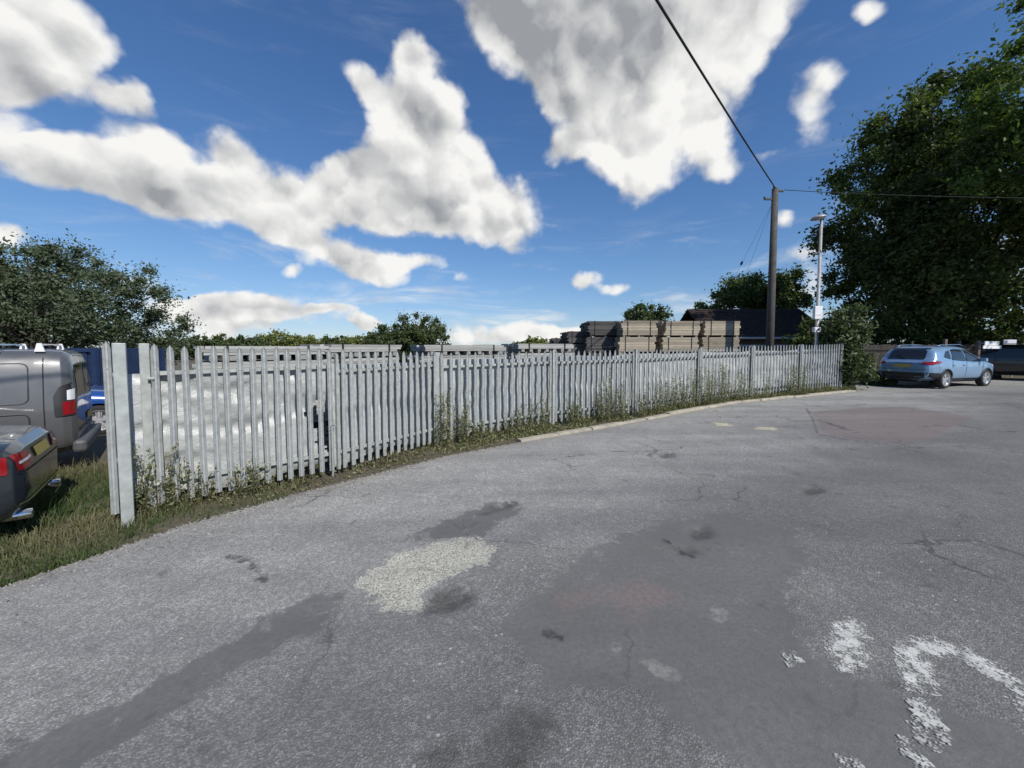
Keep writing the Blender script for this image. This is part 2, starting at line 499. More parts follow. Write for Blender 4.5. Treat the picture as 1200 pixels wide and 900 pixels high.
def make_road():
    dx = 0.05
    xs = np.concatenate([-np.geomspace(7.5, 45, 24)[::-1], np.arange(-7.2, 20, dx), np.geomspace(20.2, 60, 30)])
    ys = np.concatenate([-np.geomspace(0.6, 40, 20)[::-1], np.arange(-0.4, 6.0, dx), np.arange(6.0, 18.4, 0.1)])
    X, Y = np.meshgrid(xs, ys)
    ky = kerb_y(X)
    half = np.gradient(ys)[:, None] * 0.5
    snap = np.abs(Y - ky) <= half * 1.01
    Y = np.where(snap, ky, Y)
    ins = Y <= ky + 1e-6
    keep = ins[:-1, :-1] & ins[1:, :-1] & ins[:-1, 1:] & ins[1:, 1:]
    S = np.max([sdf(gpoly(p), X, Y) for p in SMOOTH], axis=0)
    RD = np.max([sdf(gpoly(p), X, Y) for p in RED], axis=0)
    FL = np.max([sdf(gpoly(p), X, Y) for p in FILL], axis=0)
    DK = np.max([sdf(gpoly(p), X, Y) for p in DARK], axis=0)
    PL = np.max([sdf(gpoly(p), X, Y) for p in PALE], axis=0)
    CR = np.full(X.shape, 9.0)
    for c in CRACK:
        g = gpoly(c)
        for a, b in zip(g[:-1], g[1:]):
            a = np.array(a); b = np.array(b); e = b - a
            tt = np.clip(((X - a[0]) * e[0] + (Y - a[1]) * e[1]) / (e @ e), 0, 1)
            CR = np.minimum(CR, np.hypot(X - a[0] - e[0] * tt, Y - a[1] - e[1] * tt))
    Z = 0.012 * np.clip(X, -30, 30) + 0.004
    sm = lambda v, a, b: np.clip((v - a) / (b - a), 0, 1) ** 2 * (3 - 2 * np.clip((v - a) / (b - a), 0, 1))
    DP = np.max([sdf(gpoly(p), X, Y) for p in DARK[:1] + DARK[3:]], axis=0)
    Z = Z - 0.035 * sm(DP, -0.06, 0.10) - 0.012 * sm(FL, -0.06, 0.08) - 0.004 * sm(S, -0.02, 0.03)
    # gentle undulation and tyre-worn hollows
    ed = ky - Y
    Z = Z + np.clip(ed / 1.2, 0, 1) * (0.010 * np.sin(X * 1.1 + Y * 0.7) * np.sin(Y * 0.9 - X * 0.3) - 0.010)
    Z = Z + 0.02 * np.clip(1 - ed / 0.25, 0, 1) * 0 
    ny, nx = X.shape
    co = np.stack([X, Y, Z], -1).reshape(-1, 3)
    idx = np.arange(ny * nx).reshape(ny, nx)
    q = np.stack([idx[:-1, :-1], idx[:-1, 1:], idx[1:, 1:], idx[1:, :-1]], -1)[keep]
    me = bpy.data.meshes.new('road')
    used = np.zeros(len(co), bool); used[q.ravel()] = True
    remap = np.cumsum(used) - 1
    co = co[used]; q = remap[q]
    me.vertices.add(len(co)); me.vertices.foreach_set('co', co.astype(np.float32).ravel())
    N = len(q)
    me.loops.add(N * 4); me.polygons.add(N)
    me.loops.foreach_set('vertex_index', q.astype(np.int32).ravel())
    me.polygons.foreach_set('loop_start', np.arange(0, N * 4, 4, dtype=np.int32))
    me.polygons.foreach_set('loop_total', np.full(N, 4, dtype=np.int32))
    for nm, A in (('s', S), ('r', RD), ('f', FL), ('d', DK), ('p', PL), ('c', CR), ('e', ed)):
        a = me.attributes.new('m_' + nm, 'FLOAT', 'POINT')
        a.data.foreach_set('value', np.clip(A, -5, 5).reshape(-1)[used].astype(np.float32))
    me.update(calc_edges=True)
    me.polygons.foreach_set('use_smooth', [True] * N)
    m = bpy.data.materials.new('asphalt'); m.use_nodes = True
    t = NT(m.node_tree); b = m.node_tree.nodes['Principled BSDF']
    co = t.n('ShaderNodeTexCoord').outputs['Object']
    nA = t.noise(co, 6.0, 6, 0.65)
    nB = t.noise(co, 30.0, 4, 0.65)
    nL = t.noise(co, 0.55, 5, 0.6)
    nM = t.noise(co, 2.2, 6, 0.6)
    wob = t.m('ADD', t.m('MULTIPLY', t.m('SUBTRACT', nA, 0.5), 0.30), t.m('MULTIPLY', t.m('SUBTRACT', nB, 0.5), 0.10))
    wobS = t.m('ADD', wob, t.m('MULTIPLY', t.m('SUBTRACT', t.noise(co, 2.6, 8, 0.7), 0.5), 0.45))
    S_ = t.mr(t.m('ADD', t.attr('m_s'), wobS), -0.055, -0.015)
    F_ = t.mr(t.m('ADD', t.attr('m_f'), t.m('MULTIPLY', wob, 1.3)), -0.012, 0.014)
    D_ = t.mr(t.m('ADD', t.attr('m_d'), wob), -0.05, 0.05)
    P_ = t.mr(t.m('ADD', t.attr('m_p'), t.m('MULTIPLY', wob, 0.3)), -0.004, 0.01)
    R_ = t.mr(t.m('ADD', t.attr('m_r'), wob), -0.05, 0.12)
    C_ = t.mr(t.m('ADD', t.attr('m_c'), t.m('MULTIPLY', wob, 0.5)), 0.008, 0.035, 1, 0)
    # stones
    vor = t.n('ShaderNodeTexVoronoi'); t.l(co, vor.inputs['Vector']); vor.inputs['Scale'].default_value = 105
    vc = t.n('ShaderNodeSeparateColor'); t.l(vor.outputs['Color'], vc.inputs[0])
    vor2 = t.n('ShaderNodeTexVoronoi'); t.l(co, vor2.inputs['Vector']); vor2.inputs['Scale'].default_value = 38
    vc2 = t.n('ShaderNodeSeparateColor'); t.l(vor2.outputs['Color'], vc2.inputs[0])
    # left side: dusty and stripped, more bright stones; right base carries painted soft shade
    sx = t.n('ShaderNodeSeparateXYZ'); t.l(co, sx.inputs[0])
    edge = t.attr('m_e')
    dust_shade = t.mr(t.m('ADD', edge, t.m('MULTIPLY', t.m('SUBTRACT', nL, 0.5), 3.6)), 1.3, 7.2, 1, 0, True)
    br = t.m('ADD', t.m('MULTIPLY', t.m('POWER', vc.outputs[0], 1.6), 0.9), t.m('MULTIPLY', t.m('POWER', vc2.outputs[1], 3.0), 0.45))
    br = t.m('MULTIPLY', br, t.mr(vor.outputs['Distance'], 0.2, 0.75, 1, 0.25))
    base = t.mix(dust_shade, (0.053, 0.0530, 0.0540), (0.205, 0.200, 0.188))
    stone = t.mix(dust_shade, (0.165, 0.163, 0.160), (0.58, 0.57, 0.545))
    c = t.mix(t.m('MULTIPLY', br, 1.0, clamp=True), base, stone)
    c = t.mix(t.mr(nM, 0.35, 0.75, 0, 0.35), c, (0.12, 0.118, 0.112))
    # speckles of pale chippings
    ch = t.m('MULTIPLY', t.m('GREATER_THAN', vc2.outputs[2], 0.988), t.m('LESS_THAN', vor2.outputs['Distance'], 0.36))
    c = t.mix(t.m('MULTIPLY', ch, 0.75), c, (0.42, 0.42, 0.40))
    # smooth tar: finer, warm grey violet
    sm_ = t.mix(t.mr(nB, 0.3, 0.7), (0.110, 0.107, 0.105), (0.155, 0.151, 0.147))
    sm_ = t.mix(t.mr(nM, 0.4, 0.65, 0, 0.5), sm_, (0.10, 0.105, 0.098))
    worn = t.m('MULTIPLY', S_, t.mr(t.noise(co, 4.5, 7, 0.7), 0.36, 0.42, 0.45, 0.96))
    c = t.mix(worn, c, sm_)
    c = t.mix(t.m('MULTIPLY', R_, 0.65), c, t.mix(t.mr(nB, 0.3, 0.7), (0.15, 0.118, 0.112), (0.20, 0.158, 0.148)))
    fl = t.mix(t.m('POWER', vc.outputs[1], 0.8), (0.17, 0.165, 0.14), (0.57, 0.56, 0.48))
    fl = t.mix(t.mr(nB, 0.35, 0.6, 0.25, 0), fl, (0.16, 0.14, 0.09))
    c = t.mix(F_, c, fl)
    c = t.mix(t.m('MULTIPLY', P_, t.mr(t.noise(co, 20, 6, 0.7), 0.40, 0.60, 0.15, 0.75)), c, (0.25, 0.25, 0.23))
    # tyre polished bands running along the lane and oil drips
    mp = t.n('ShaderNodeMapping'); t.l(co, mp.inputs['Vector']); mp.inputs['Rotation'].default_value = (0, 0, R(-32)); mp.inputs['Scale'].default_value = (0.12, 0.9, 1)
    band = t.mr(t.noise(mp.outputs[0], 1.6, 4, 0.55), 0.42, 0.62)
    c = t.mix(t.m('MULTIPLY', band, 0.30), c, (0.085, 0.086, 0.09))
    spot = t.mr(t.noise(co, 3.7, 3, 0.5), 0.66, 0.74)
    c = t.mix(t.m('MULTIPLY', spot, 0.45), c, (0.05, 0.05, 0.05))
    # hairline cracks in parts of the surface
    wv = t.vm('ADD', co, t.vm('MULTIPLY', t.noise(co, 1.7, 5, 0.6, out=1), (0.7, 0.7, 0)))
    ce = t.vor(wv, 0.75, 'DISTANCE_TO_EDGE')
    cm = t.m('MULTIPLY', t.mr(ce, 0.003, 0.012, 1, 0), t.mr(t.noise(co, 0.5, 3), 0.50, 0.60))
    c = t.mix(t.m('MULTIPLY', cm, 0.65), c, (0.035, 0.035, 0.035))
    c = t.mix(t.m('MULTIPLY', D_, t.mr(t.noise(co, 11, 6, 0.7), 0.35, 0.65, 0.35, 0.85)), c, (0.045, 0.046, 0.040))
    c = t.mix(t.m('MULTIPLY', C_, 0.75), c, (0.030, 0.030, 0.032))
    # dirt and grit by the edge
    em = t.mr(t.m('ADD', edge, t.m('MULTIPLY', t.m('SUBTRACT', nA, 0.5), 0.8)), 0.02, 0.30, 1, 0)
    c = t.mix(t.m('MULTIPLY', em, 0.7), c, t.mix(vc.outputs[2], (0.10, 0.085, 0.065), (0.36, 0.34, 0.30)))
    t.l(c, b.inputs['Base Color'])
    b.inputs['Roughness'].default_value = 0.82
    b.inputs['Specular IOR Level'].default_value = 0.35
    hgt = t.m('MULTIPLY', t.m('SUBTRACT', 1.0, vor.outputs['Distance']), t.m('ADD', 0.4, vc.outputs[0]))
    hgt = t.m('MULTIPLY', hgt, t.m('SUBTRACT', 1.0, t.m('MULTIPLY', worn, 0.85)))
    hgt = t.m('ADD', hgt, t.m('MULTIPLY', nB, 0.7))
    bn = t.n('ShaderNodeBump'); bn.inputs['Distance'].default_value = 0.005; bn.inputs['Strength'].default_value = 0.65
    t.l(hgt, bn.inputs['Height']); t.l(bn.outputs[0], b.inputs['Normal'])
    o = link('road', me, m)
    tag(o, kind='structure')


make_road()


def road_z(x): return 0.012 * x


def marking_mat(name, col, hole):
    m = bpy.data.materials.new(name); m.use_nodes = True
    t = NT(m.node_tree); b = m.node_tree.nodes['Principled BSDF']
    out = m.node_tree.nodes['Material Output']
    co = t.n('ShaderNodeTexCoord').outputs['Object']
    v = t.n('ShaderNodeTexVoronoi'); t.l(co, v.inputs['Vector']); v.inputs['Scale'].default_value = 85
    n = t.noise(co, 14, 6, 0.7)
    n2 = t.noise(co, 60, 3, 0.7)
    wear = t.m('ADD', t.m('ADD', t.m('MULTIPLY', n, 1.1), t.m('MULTIPLY', n2, 0.4)), t.m('MULTIPLY', v.outputs['Distance'], -0.28))
    wear = t.m('ADD', wear, t.m('MULTIPLY', t.attr('m_k'), 2.2))
    mask = t.mr(wear, hole, hole + 0.16)
    t.l(t.mix(t.mr(t.noise(co, 9, 5), 0.35, 0.65), tuple(q * 0.72 for q in col), col), b.inputs['Base Color'])
    b.inputs['Roughness'].default_value = 0.7
    tp = t.n('ShaderNodeBsdfTransparent')
    mx = t.n('ShaderNodeMixShader'); t.l(mask, mx.inputs[0]); t.l(tp.outputs[0], mx.inputs[1]); t.l(b.outputs[0], mx.inputs[2])
    t.l(mx.outputs[0], out.inputs['Surface'])
    return m


def undul(x, y): return min(1.0, max(0.0, (float(kerb_y(x)) - y) / 1.2)) * (0.010 * math.sin(x * 1.1 + y * 0.7) * math.sin(y * 0.9 - x * 0.3) - 0.010)


def marking(px, m, dx=0.03, name='road_marking'):
    g = gpoly(px)
    P = np.array(g); lo = P.min(0) - 0.06; hi = P.max(0) + 0.06
    xs = np.arange(lo[0], hi[0] + dx, dx); ys = np.arange(lo[1], hi[1] + dx, dx)
    X, Y = np.meshgrid(xs, ys); S = sdf(g, X, Y)
    vs = [(x, y, road_z(x) + 0.004 + undul(x, y) + 0.0030) for x, y in zip(X.ravel(), Y.ravel())]
    n = len(xs); fs = []
    for j in range(len(ys) - 1):
        for i in range(n - 1):
            if max(S[j, i], S[j + 1, i], S[j, i + 1], S[j + 1, i + 1]) > -0.01:
                fs.append((j * n + i, j * n + i + 1, (j + 1) * n + i + 1, (j + 1) * n + i))
    o = MB().add(vs, fs).build(name, m)
    a = o.data.attributes.new('m_k', 'FLOAT', 'POINT')
    a.data.foreach_set('value', np.clip(S, -0.2, 0.06).astype(np.float32).ravel())
    tag(o, kind='structure')
    return o


PAINT = marking_mat('worn_white_paint', (0.58, 0.58, 0.54), 0.56)
PAINT2 = marking_mat('worn_cream_paint', (0.52, 0.48, 0.36), 0.55)
marking([(976, 748), (985, 726), (998, 723), (1012, 730), (1014, 775), (998, 780), (985, 782), (972, 760)], PAINT)
marking([(1055, 754), (1069, 744), (1100, 747), (1133, 757), (1167, 777), (1202, 798), (1232, 826), (1244, 860), (1222, 862), (1208, 838), (1190, 819), (1172, 800), (1150, 785), (1126, 771), (1096, 763), (1087, 768), (1090, 795), (1093, 812), (1078, 810), (1063, 802), (1056, 776)], PAINT)
marking([(1072, 818), (1084, 819), (1094, 835), (1104, 862), (1093, 873), (1069, 862), (1078, 846)], PAINT)
marking([(1062, 868), (1068, 870), (1080, 890), (1076, 893), (1064, 882)], PAINT)
marking([(990, 893), (1000, 891), (1012, 902), (996, 908)], PAINT)
marking([(920, 768), (928, 765), (933, 771), (926, 776)], PAINT)
marking([(834, 494), (856, 496), (861, 500), (838, 499)], PAINT2, 0.04)
marking([(884, 500), (910, 501), (911, 505), (886, 504)], PAINT2, 0.04)


# kerb: low worn concrete edging along the foot of the fence
def make_kerb():
    m = mat('kerb_concrete', (0.33, 0.30, 0.24), 0.9, vary=0.25, vscale=5, bump=0.6, bscale=25)
    rng = random.Random(3)
    mb = MB()
    x = gp(610, 518).x
    x1 = KP[-1].x
    while x < x1:
        L = 0.9
        xa, xb = x, min(x1, x + L * 0.86)
        ya, yb = float(kerb_y(xa)), float(kerb_y(xb))
        d = Vector((xb - xa, yb - ya, 0)).normalized(); n = Vector((-d.y, d.x, 0))
        h = 0.035 + rng.random() * 0.035
        w = 0.13
        jit = (rng.random() - 0.5) * 0.04
        A = Vector((xa, ya, gz(xa) - 0.05)) + d * 0.006 + n * jit; B = Vector((xb, yb, gz(xb) - 0.05)) - d * 0.006 + n * jit
        vs = []
        for P in (A, B):
            for (o_, z) in ((-0.02, 0), (-0.02, 0.05 + h * 0.7), (0.015, 0.05 + h), (w, 0.05 + h), (w, 0)):
                vs.append(P + n * o_ + Vector((0, 0, z)))
        mb.add(vs, [(0, 1, 6, 5), (1, 2, 7, 6), (2, 3, 8, 7), (3, 4, 9, 8), (4, 3, 2, 1, 0), (5, 6, 7, 8, 9)])
        x = xb
    tag(mb.build('kerb', m), kind='structure')


make_kerb()

# ------------------------------------------------------------------ palisade gate, fence and sheeting
GALV = mat('galvanised_steel', (0.37, 0.385, 0.38), 0.55, 0.25, vary=0.22, vscale=9)
GALV2 = mat('galvanised_post', (0.34, 0.36, 0.345), 0.6, 0.2, vary=0.25, vscale=7)
BLACK = mat('black_rubber', (0.02, 0.02, 0.02), 0.8)

#        foot px, foot py, top py
FP = {'corner': (150, 617, 402), 'hinge': (178, 601, 403.5), 'meet': (393, 557, 409), 'jamb': (513, 522, 413), 'b1': (647, 499, 411), 'b2': (743, 487, 410),
      'b3': (818, 474.5, 408), 'b4': (880, 466.5, 405), 'b5': (937, 460.5, 404), 'b6': (984, 456.5, 403)}


def foot(k):
    p = gp(FP[k][0], FP[k][1]); top = at(FP[k][0], FP[k][2], p.y).z
    return Vector((p.x, p.y, p.z)), top - p.z


_pale_cache = {}


def pale_mesh(h):
    k = round(h, 2)
    if k in _pale_cache: return _pale_cache[k]
    xs = [(-0.032, -0.014), (-0.020, 0.002), (-0.008, -0.016), (0.0, -0.018), (0.008, -0.016), (0.020, 0.002), (0.032, -0.014)]
    th = 0.0028
    rows = [(0.0, 1.0, 0), (k - 0.075, 1.0, 0), (k - 0.03, 0.72, -0.004), (k, 0.10, -0.012)]
    vs = []; fs = []
    n = len(xs)
    for side in (0, 1):
        for (z, s, b) in rows:
            for (x, y) in xs:
                vs.append((x * s, (y * (0.4 + 0.6 * s)) + b + side * th, z))
    o = n * len(rows)
    for side in (0, 1):
        for r in range(len(rows) - 1):
            for i in range(n - 1):
                q = [side * o + r * n + i, side * o + r * n + i + 1, side * o + (r + 1) * n + i + 1, side * o + (r + 1) * n + i]
                fs.append(tuple(q if side == 0 else q[::-1]))
    for r in range(len(rows) - 1):
        for i in (0, n - 1):
            fs.append((r * n + i, (r + 1) * n + i, o + (r + 1) * n + i, o + r * n + i))
    for r in (0, len(rows) - 1):
        for i in range(n - 1):
            fs.append((r * n + i, r * n + i + 1, o + r * n + i + 1, o + r * n + i))
    # bolt heads at rail heights
    mb = MB(); mb.add(vs, fs)
    for z in (k * 0.155, k * 0.845):
        mb.tube([(0, -0.016, z), (0, -0.024, z)], 0.009, 6)
    me = mb.mesh('pale')
    me.materials.append(GALV)
    _pale_cache[k] = me
    return me


def put_pale(parent, loc, ang, h, tilt=0.0):
    o = bpy.data.objects.new('pale', pale_mesh(h))
    COL.objects.link(o)
    o.parent = parent
    o.location = loc
    o.rotation_euler = (0, tilt, ang)
    return o


RNG = random.Random(11)


def bay(root, A, B, hA, hB, n, base, gate=False, first=0.5):
    """pales from A to B (world), root at base"""
    d = B - A; L = d.length; ang = math.atan2(d.y, d.x)
    for i in range(n):
        s = (i + first) / (n - 1 + 2 * first)
        P = A + d * s - base
        h = hA + (hB - hA) * s
        P = P + Vector((math.sin(ang), -math.cos(ang), 0)) * 0.028
        put_pale(root, P + Vector((0, 0, 0.09 + RNG.uniform(-.006, .006))), ang + RNG.uniform(-.05, .05), h - 0.09 + RNG.uniform(-.007, .007), RNG.uniform(-.006, .006))


def rail(root, A, B, z, base, w=0.045, name='rail'):
    mb = MB()
    a = A - base + Vector((0, 0, z)); b = B - base + Vector((0, 0, z))
    d = (b - a); ang = math.atan2(d.y, d.x); slope = math.atan2(d.z, d.xy.length)
    M = Matrix.Translation((a + b) / 2) @ Matrix.Rotation(ang, 4, 'Z') @ Matrix.Rotation(-slope, 4, 'Y')
    L = d.length
    mb.prism([(-0.003, -w / 2), (0.003, -w / 2), (0.003, w / 2 - 0.006), (0.046, w / 2 - 0.006), (0.046, w / 2), (-0.003, w / 2)], L - 0.06,
             M @ Matrix.Translation((-(L - 0.06) / 2, 0, 0)) @ Matrix(((0, 0, 1, 0), (1, 0, 0, 0), (0, 1, 0, 0), (0, 0, 0, 1))))
    return mb.build(name, GALV2, root)


def post(root, P, h, ang, base, w=0.055, dpt=0.102, flat=True, name='post', cap=0.0):
    """I section post"""
    M = Matrix.Translation(P - base) @ Matrix.Rotation(ang, 4, 'Z')
    mb = MB()
    z = h / 2 - 0.1
    mb.box((0, 0, z), (w, 0.006, h + 0.2), M)
    mb.box((0, dpt, z), (w, 0.006, h + 0.2), M)
    mb.box((0, dpt / 2, z), (0.006, dpt - 0.006, h + 0.2), M)
    return mb.build(name, GALV2, root)


pos = {k: foot(k) for k in FP}

# corner post with a single pale beside it
c0, hc = pos['corner']
root = empty('palisade_post', c0)
tag(root, 'thick galvanised square gate post with one pointed pale on its left, nearest the grey van', 'post')
mb = MB(); mb.box((0, 0.05, hc / 2 - 0.1), (0.10, 0.075, hc + 0.2), Matrix.Rotation(R(40), 4, 'Z'))
mb.build('post', GALV2, root, bevel=0.006)
put_pale(root, Vector((-0.150, 0.03, 0.12)), R(30), hc - 0.10)
for z in (hc * 0.36, hc * 0.83): MB().box((-0.09, 0.05, z), (0.14, 0.02, 0.04)).build('rail', GALV2, root)


def gate(ka, kb, label, n, first, stile_dark=False):
    A, hA = pos[ka]; B, hB = pos[kb]
    d = (B - A).normalized(); ang = math.atan2(d.y, d.x)
    a = A + d * 0.05; b = B - d * 0.012
    root = empty('gate_leaf', a)
    tag(root, label, 'gate', 'two leaves of the palisade gate')
    bay(root, a, b, hA, hB, n, a, True, first)
    nrm = Vector((math.sin(ang), -math.cos(ang), 0))
    off = -nrm * 0.03
    for P, h in ((a, hA), (b, hB)):
        M = Matrix.Translation(P - a + off) @ Matrix.Rotation(ang, 4, 'Z')
        MB().box((0.02 if P == a else -0.02, 0, h / 2), (0.04, 0.05, h - 0.14), M).build('stile', GALV2, root)
    rail(root, a + off * 0.2, b + off * 0.2, 0.32, a); rail(root, a + off * 0.2, b + off * 0.2, (hA + hB) / 2 * 0.845, a)
    return root


g1 = gate('hinge', 'meet', 'wider looking left leaf of the palisade gate, nearest the camera', 15, 0.30)
g2 = gate('meet', 'jamb', 'right leaf of the palisade gate, between the meeting stile and the fence', 14, 0.6)
# drop bolt and latch on left leaf
A, hA = pos['meet']
mb = MB(); mb.tube([(0, 0, 0.02), (0, 0, 0.75)], 0.011, 8); mb.tube([(0, 0, 0.75), (0.07, -0.03, 0.75)], 0.011, 8)
pA = pos['hinge'][0]; dd = (A - pA).normalized()
o = mb.build('drop_bolt', GALV2, g1)
o.location = A - dd * 0.05 - g1.location + Vector((0.05, -0.06, 0))
for kk, off in (('hinge', -0.05),):
    P, h = pos[kk]
    r = empty('palisade_post', P)
    tag(r, 'flat topped galvanised hinge post at the left end of the left gate leaf', 'post')
    mb = MB(); mb.box((0, 0.05, h / 2 - 0.1), (0.085, 0.07, h + 0.22), Matrix.Rotation(R(38), 4, 'Z')); mb.build('post', GALV2, r, bevel=0.005)
    for z in (h * 0.17, h * 0.8): MB().tube([(0.03, 0.0, z), (0.09, 0.02, z)], 0.018, 8).build('hinge', GALV2, r)

# the fence
base = pos['jamb'][0]
fence = empty('palisade_fence', base)
tag(fence, 'long galvanised palisade fence of pointed pales running from the gate to the bush', 'fence')
ks = ['jamb', 'b1', 'b2', 'b3', 'b4', 'b5', 'b6']
for i, k in enumerate(ks):
    P, h = pos[k]
    nx = pos[ks[min(i + 1, 6)]][0] - pos[ks[max(i - 1, 0)]][0]
    ang = math.atan2(nx.y, nx.x)
    if i == 0:
        M = Matrix.Translation(P - base) @ Matrix.Rotation(ang, 4, 'Z')
        mb = MB(); mb.box((0.02, 0.05, h / 2 - 0.1), (0.10, 0.10, h + 0.2), M)
        mb.build('post', GALV2, fence, bevel=0.006)
    else:
        n_ = Vector((math.sin(ang), -math.cos(ang), 0))
        post(fence, P + n_ * 0.05, h + 0.01, ang, base)
for a_, b_ in zip(ks[:-1], ks[1:]):
    A, hA = pos[a_]; B, hB = pos[b_]
    bay(fence, A, B, hA, hB, 16, base)
    rail(fence, A, B, 0.30, base); rail(fence, A, B, (hA + hB) / 2 * 0.845, base)


def sheet_mat():
    m = bpy.data.materials.new('dusty_plastic_sheeting'); m.use_nodes = True
    t = NT(m.node_tree); b = m.node_tree.nodes['Principled BSDF']
    co = t.n('ShaderNodeTexCoord').outputs['Object']
    f = t.mr(t.noise(co, 2.0, 6, 0.65), 0.3, 0.7)
    c = t.mix(f, (0.30, 0.315, 0.315), (0.46, 0.475, 0.47))
    sp = t.n('ShaderNodeSeparateXYZ'); t.l(co, sp.inputs[0])
    dirt = t.mr(t.m('ADD', sp.outputs[2], t.m('MULTIPLY', t.noise(co, 5, 5), 0.5)), 0.25, 0.75, 0.55, 0)
    c = t.mix(dirt, c, (0.24, 0.22, 0.17))
    t.l(c, b.inputs['Base Color'])
    b.inputs['Roughness'].default_value = 0.34
    b.inputs['Specular IOR Level'].default_value = 0.6
    b.inputs['Subsurface Weight'].default_value = 0.0
    bn = t.n('ShaderNodeBump'); bn.inputs['Distance'].default_value = 0.02; bn.inputs['Strength'].default_value = 0.7
    t.l(t.noise(co, 9, 6, 0.65, 1.5), bn.inputs['Height']); t.l(bn.outputs[0], b.inputs['Normal'])
    return m


SHEET = sheet_mat()


def sheeting(keys, label, z0, z1, off, seed, hole=None, res=0.035, ext=(0, 0)):
    pts = [pos[k][0] for k in keys]
    if ext[0]: pts[0] = pts[0] - (pts[1] - pts[0]).normalized() * ext[0]
    segs = [(b - a).length for a, b in zip(pts[:-1], pts[1:])]
    L = sum(segs); ns = int(L / res); nz = int((z1 - z0) / res)
    base = pts[0].copy()
    rng = np.random.default_rng(seed)
    ph = rng.uniform(0, 6.28, 12)
    vs = []; cum = np.cumsum([0] + segs)
    for j in range(nz + 1):
        for i in range(ns + 1):
            s = L * i / ns
            k = min(len(segs) - 1, int(np.searchsorted(cum, s, side='right') - 1))
            u = (s - cum[k]) / segs[k]
            P = pts[k].lerp(pts[k + 1], u)
            d = (pts[k + 1] - pts[k]).normalized(); n = Vector((-d.y, d.x, 0))
            v = j / nz
            z = z0 + (z1 - z0) * v
            sag = 0.035 * math.sin(s * 2.3 + ph[0]) * v + 0.02 * math.sin(s * 5.1 + ph[1])
            low = 0.05 * math.sin(s * 3.1 + ph[2]) * (1 - v)
            fold = 0.010 * math.sin(s * 9 + 3.2 * z + ph[3] + 1.4 * math.sin(s * 1.3)) * (0.4 + 0.6 * math.sin(s * 1.9 + ph[4]) ** 2)
            diag = 0.02 * max(0, math.sin(s * 2.1 - 4.6 * z + ph[5])) ** 6
            diag2 = 0.03 * max(0, math.sin(s * 1.7 + 5.6 * z + ph[6])) ** 8
            hor = 0.040 * max(0, math.sin(z * 7.5 + 0.25 * math.sin(s * 2) + 1.0)) ** 5
            cr = 0.055 * (mnoise.noise(Vector((s * 2.6, z * 3.3, seed))) + 0.4 * mnoise.noise(Vector((s * 9, z * 10, seed))))
            am = 0.35 if seed == 3 else 0.5 if seed == 2 else 1.0
            o = off + (fold + diag + diag2 + hor + cr) * am
            vs.append(P - base + n * max(0.05, o) + Vector((0, 0, z + sag * 0.5 + low)))
    fs = []
    w = ns + 1
    for j in range(nz):
        for i in range(ns):
            s = L * (i + .5) / ns; z = z0 + (z1 - z0) * (j + .5) / nz
            if hole and hole(s, z): continue
            fs.append((j * w + i, j * w + i + 1, (j + 1) * w + i + 1, (j + 1) * w + i))
    o = MB().add(vs, fs).build('plastic_sheet', SHEET, smooth=True)
    o.location = base
    return tag(o, label, 'plastic sheet', 'plastic sheeting tied behind the fence')


L1 = (pos['meet'][0] - pos['hinge'][0]).length + 0.32


def hole1(s, z):
    # ragged tear at the meeting stile
    q = s - (L1 - 0.17)
    zz = z - 0.78
    wob = 0.04 * math.sin(z * 23) + 0.03 * math.sin(z * 51)
    if zz > 0: return abs(q) < 0.16 - zz * 0.25 + wob and zz < 0.28
    return (-0.13 - zz * 0.40 + wob < q < 0.17) and zz > -0.55 and q > -0.15 - zz * 0.45 * 0 + (-zz) * 0.36 - 0.02


sheeting(['hinge', 'meet'], 'crinkled white grey plastic sheet behind the left gate leaf, torn near the meeting stile', 0.16, 1.56, 0.05, 1, hole1, 0.03, ext=(0.32, 0))
sheeting(['meet', 'jamb'], 'crinkled grey plastic sheet behind the right leaf of the gate', 0.14, 1.57, 0.05, 2, None, 0.03)
sheeting(['jamb', 'b1', 'b2', 'b3', 'b4', 'b5', 'b6'], 'long pale plastic sheet hanging behind the fence from the gate to the far bush', 0.10, 1.57, 0.06, 3, None, 0.045)

# ------------------------------------------------------------------ timber in the yard
def wood(name, c0, c1):
    m = bpy.data.materials.new(name); m.use_nodes = True
    t = NT(m.node_tree); b = m.node_tree.nodes['Principled BSDF']
    co = t.n('ShaderNodeTexCoord').outputs['Object']
    mp = t.n('ShaderNodeMapping'); t.l(co, mp.inputs['Vector']); mp.inputs['Scale'].default_value = (1.0, 6, 12)
    gr = t.noise(mp.outputs[0], 3.0, 6, 0.65)
    r = t.attr('tone')
    c = t.mix(t.m('ADD', t.m('MULTIPLY', r, 0.6), t.m('MULTIPLY', t.mr(gr, 0.3, 0.7), 0.5), clamp=True), c0, c1)
    t.l(c, b.inputs['Base Color']); b.inputs['Roughness'].default_value = 0.85
    return m


WOOD_PALE = wood('sawn_timber', (0.13, 0.108, 0.08), (0.44, 0.38, 0.29))
WOOD_GREY = wood('weathered_board', (0.18, 0.18, 0.17), (0.42, 0.42, 0.40))
STRAP = mat('steel_strap', (0.05, 0.05, 0.055), 0.4, 0.6)


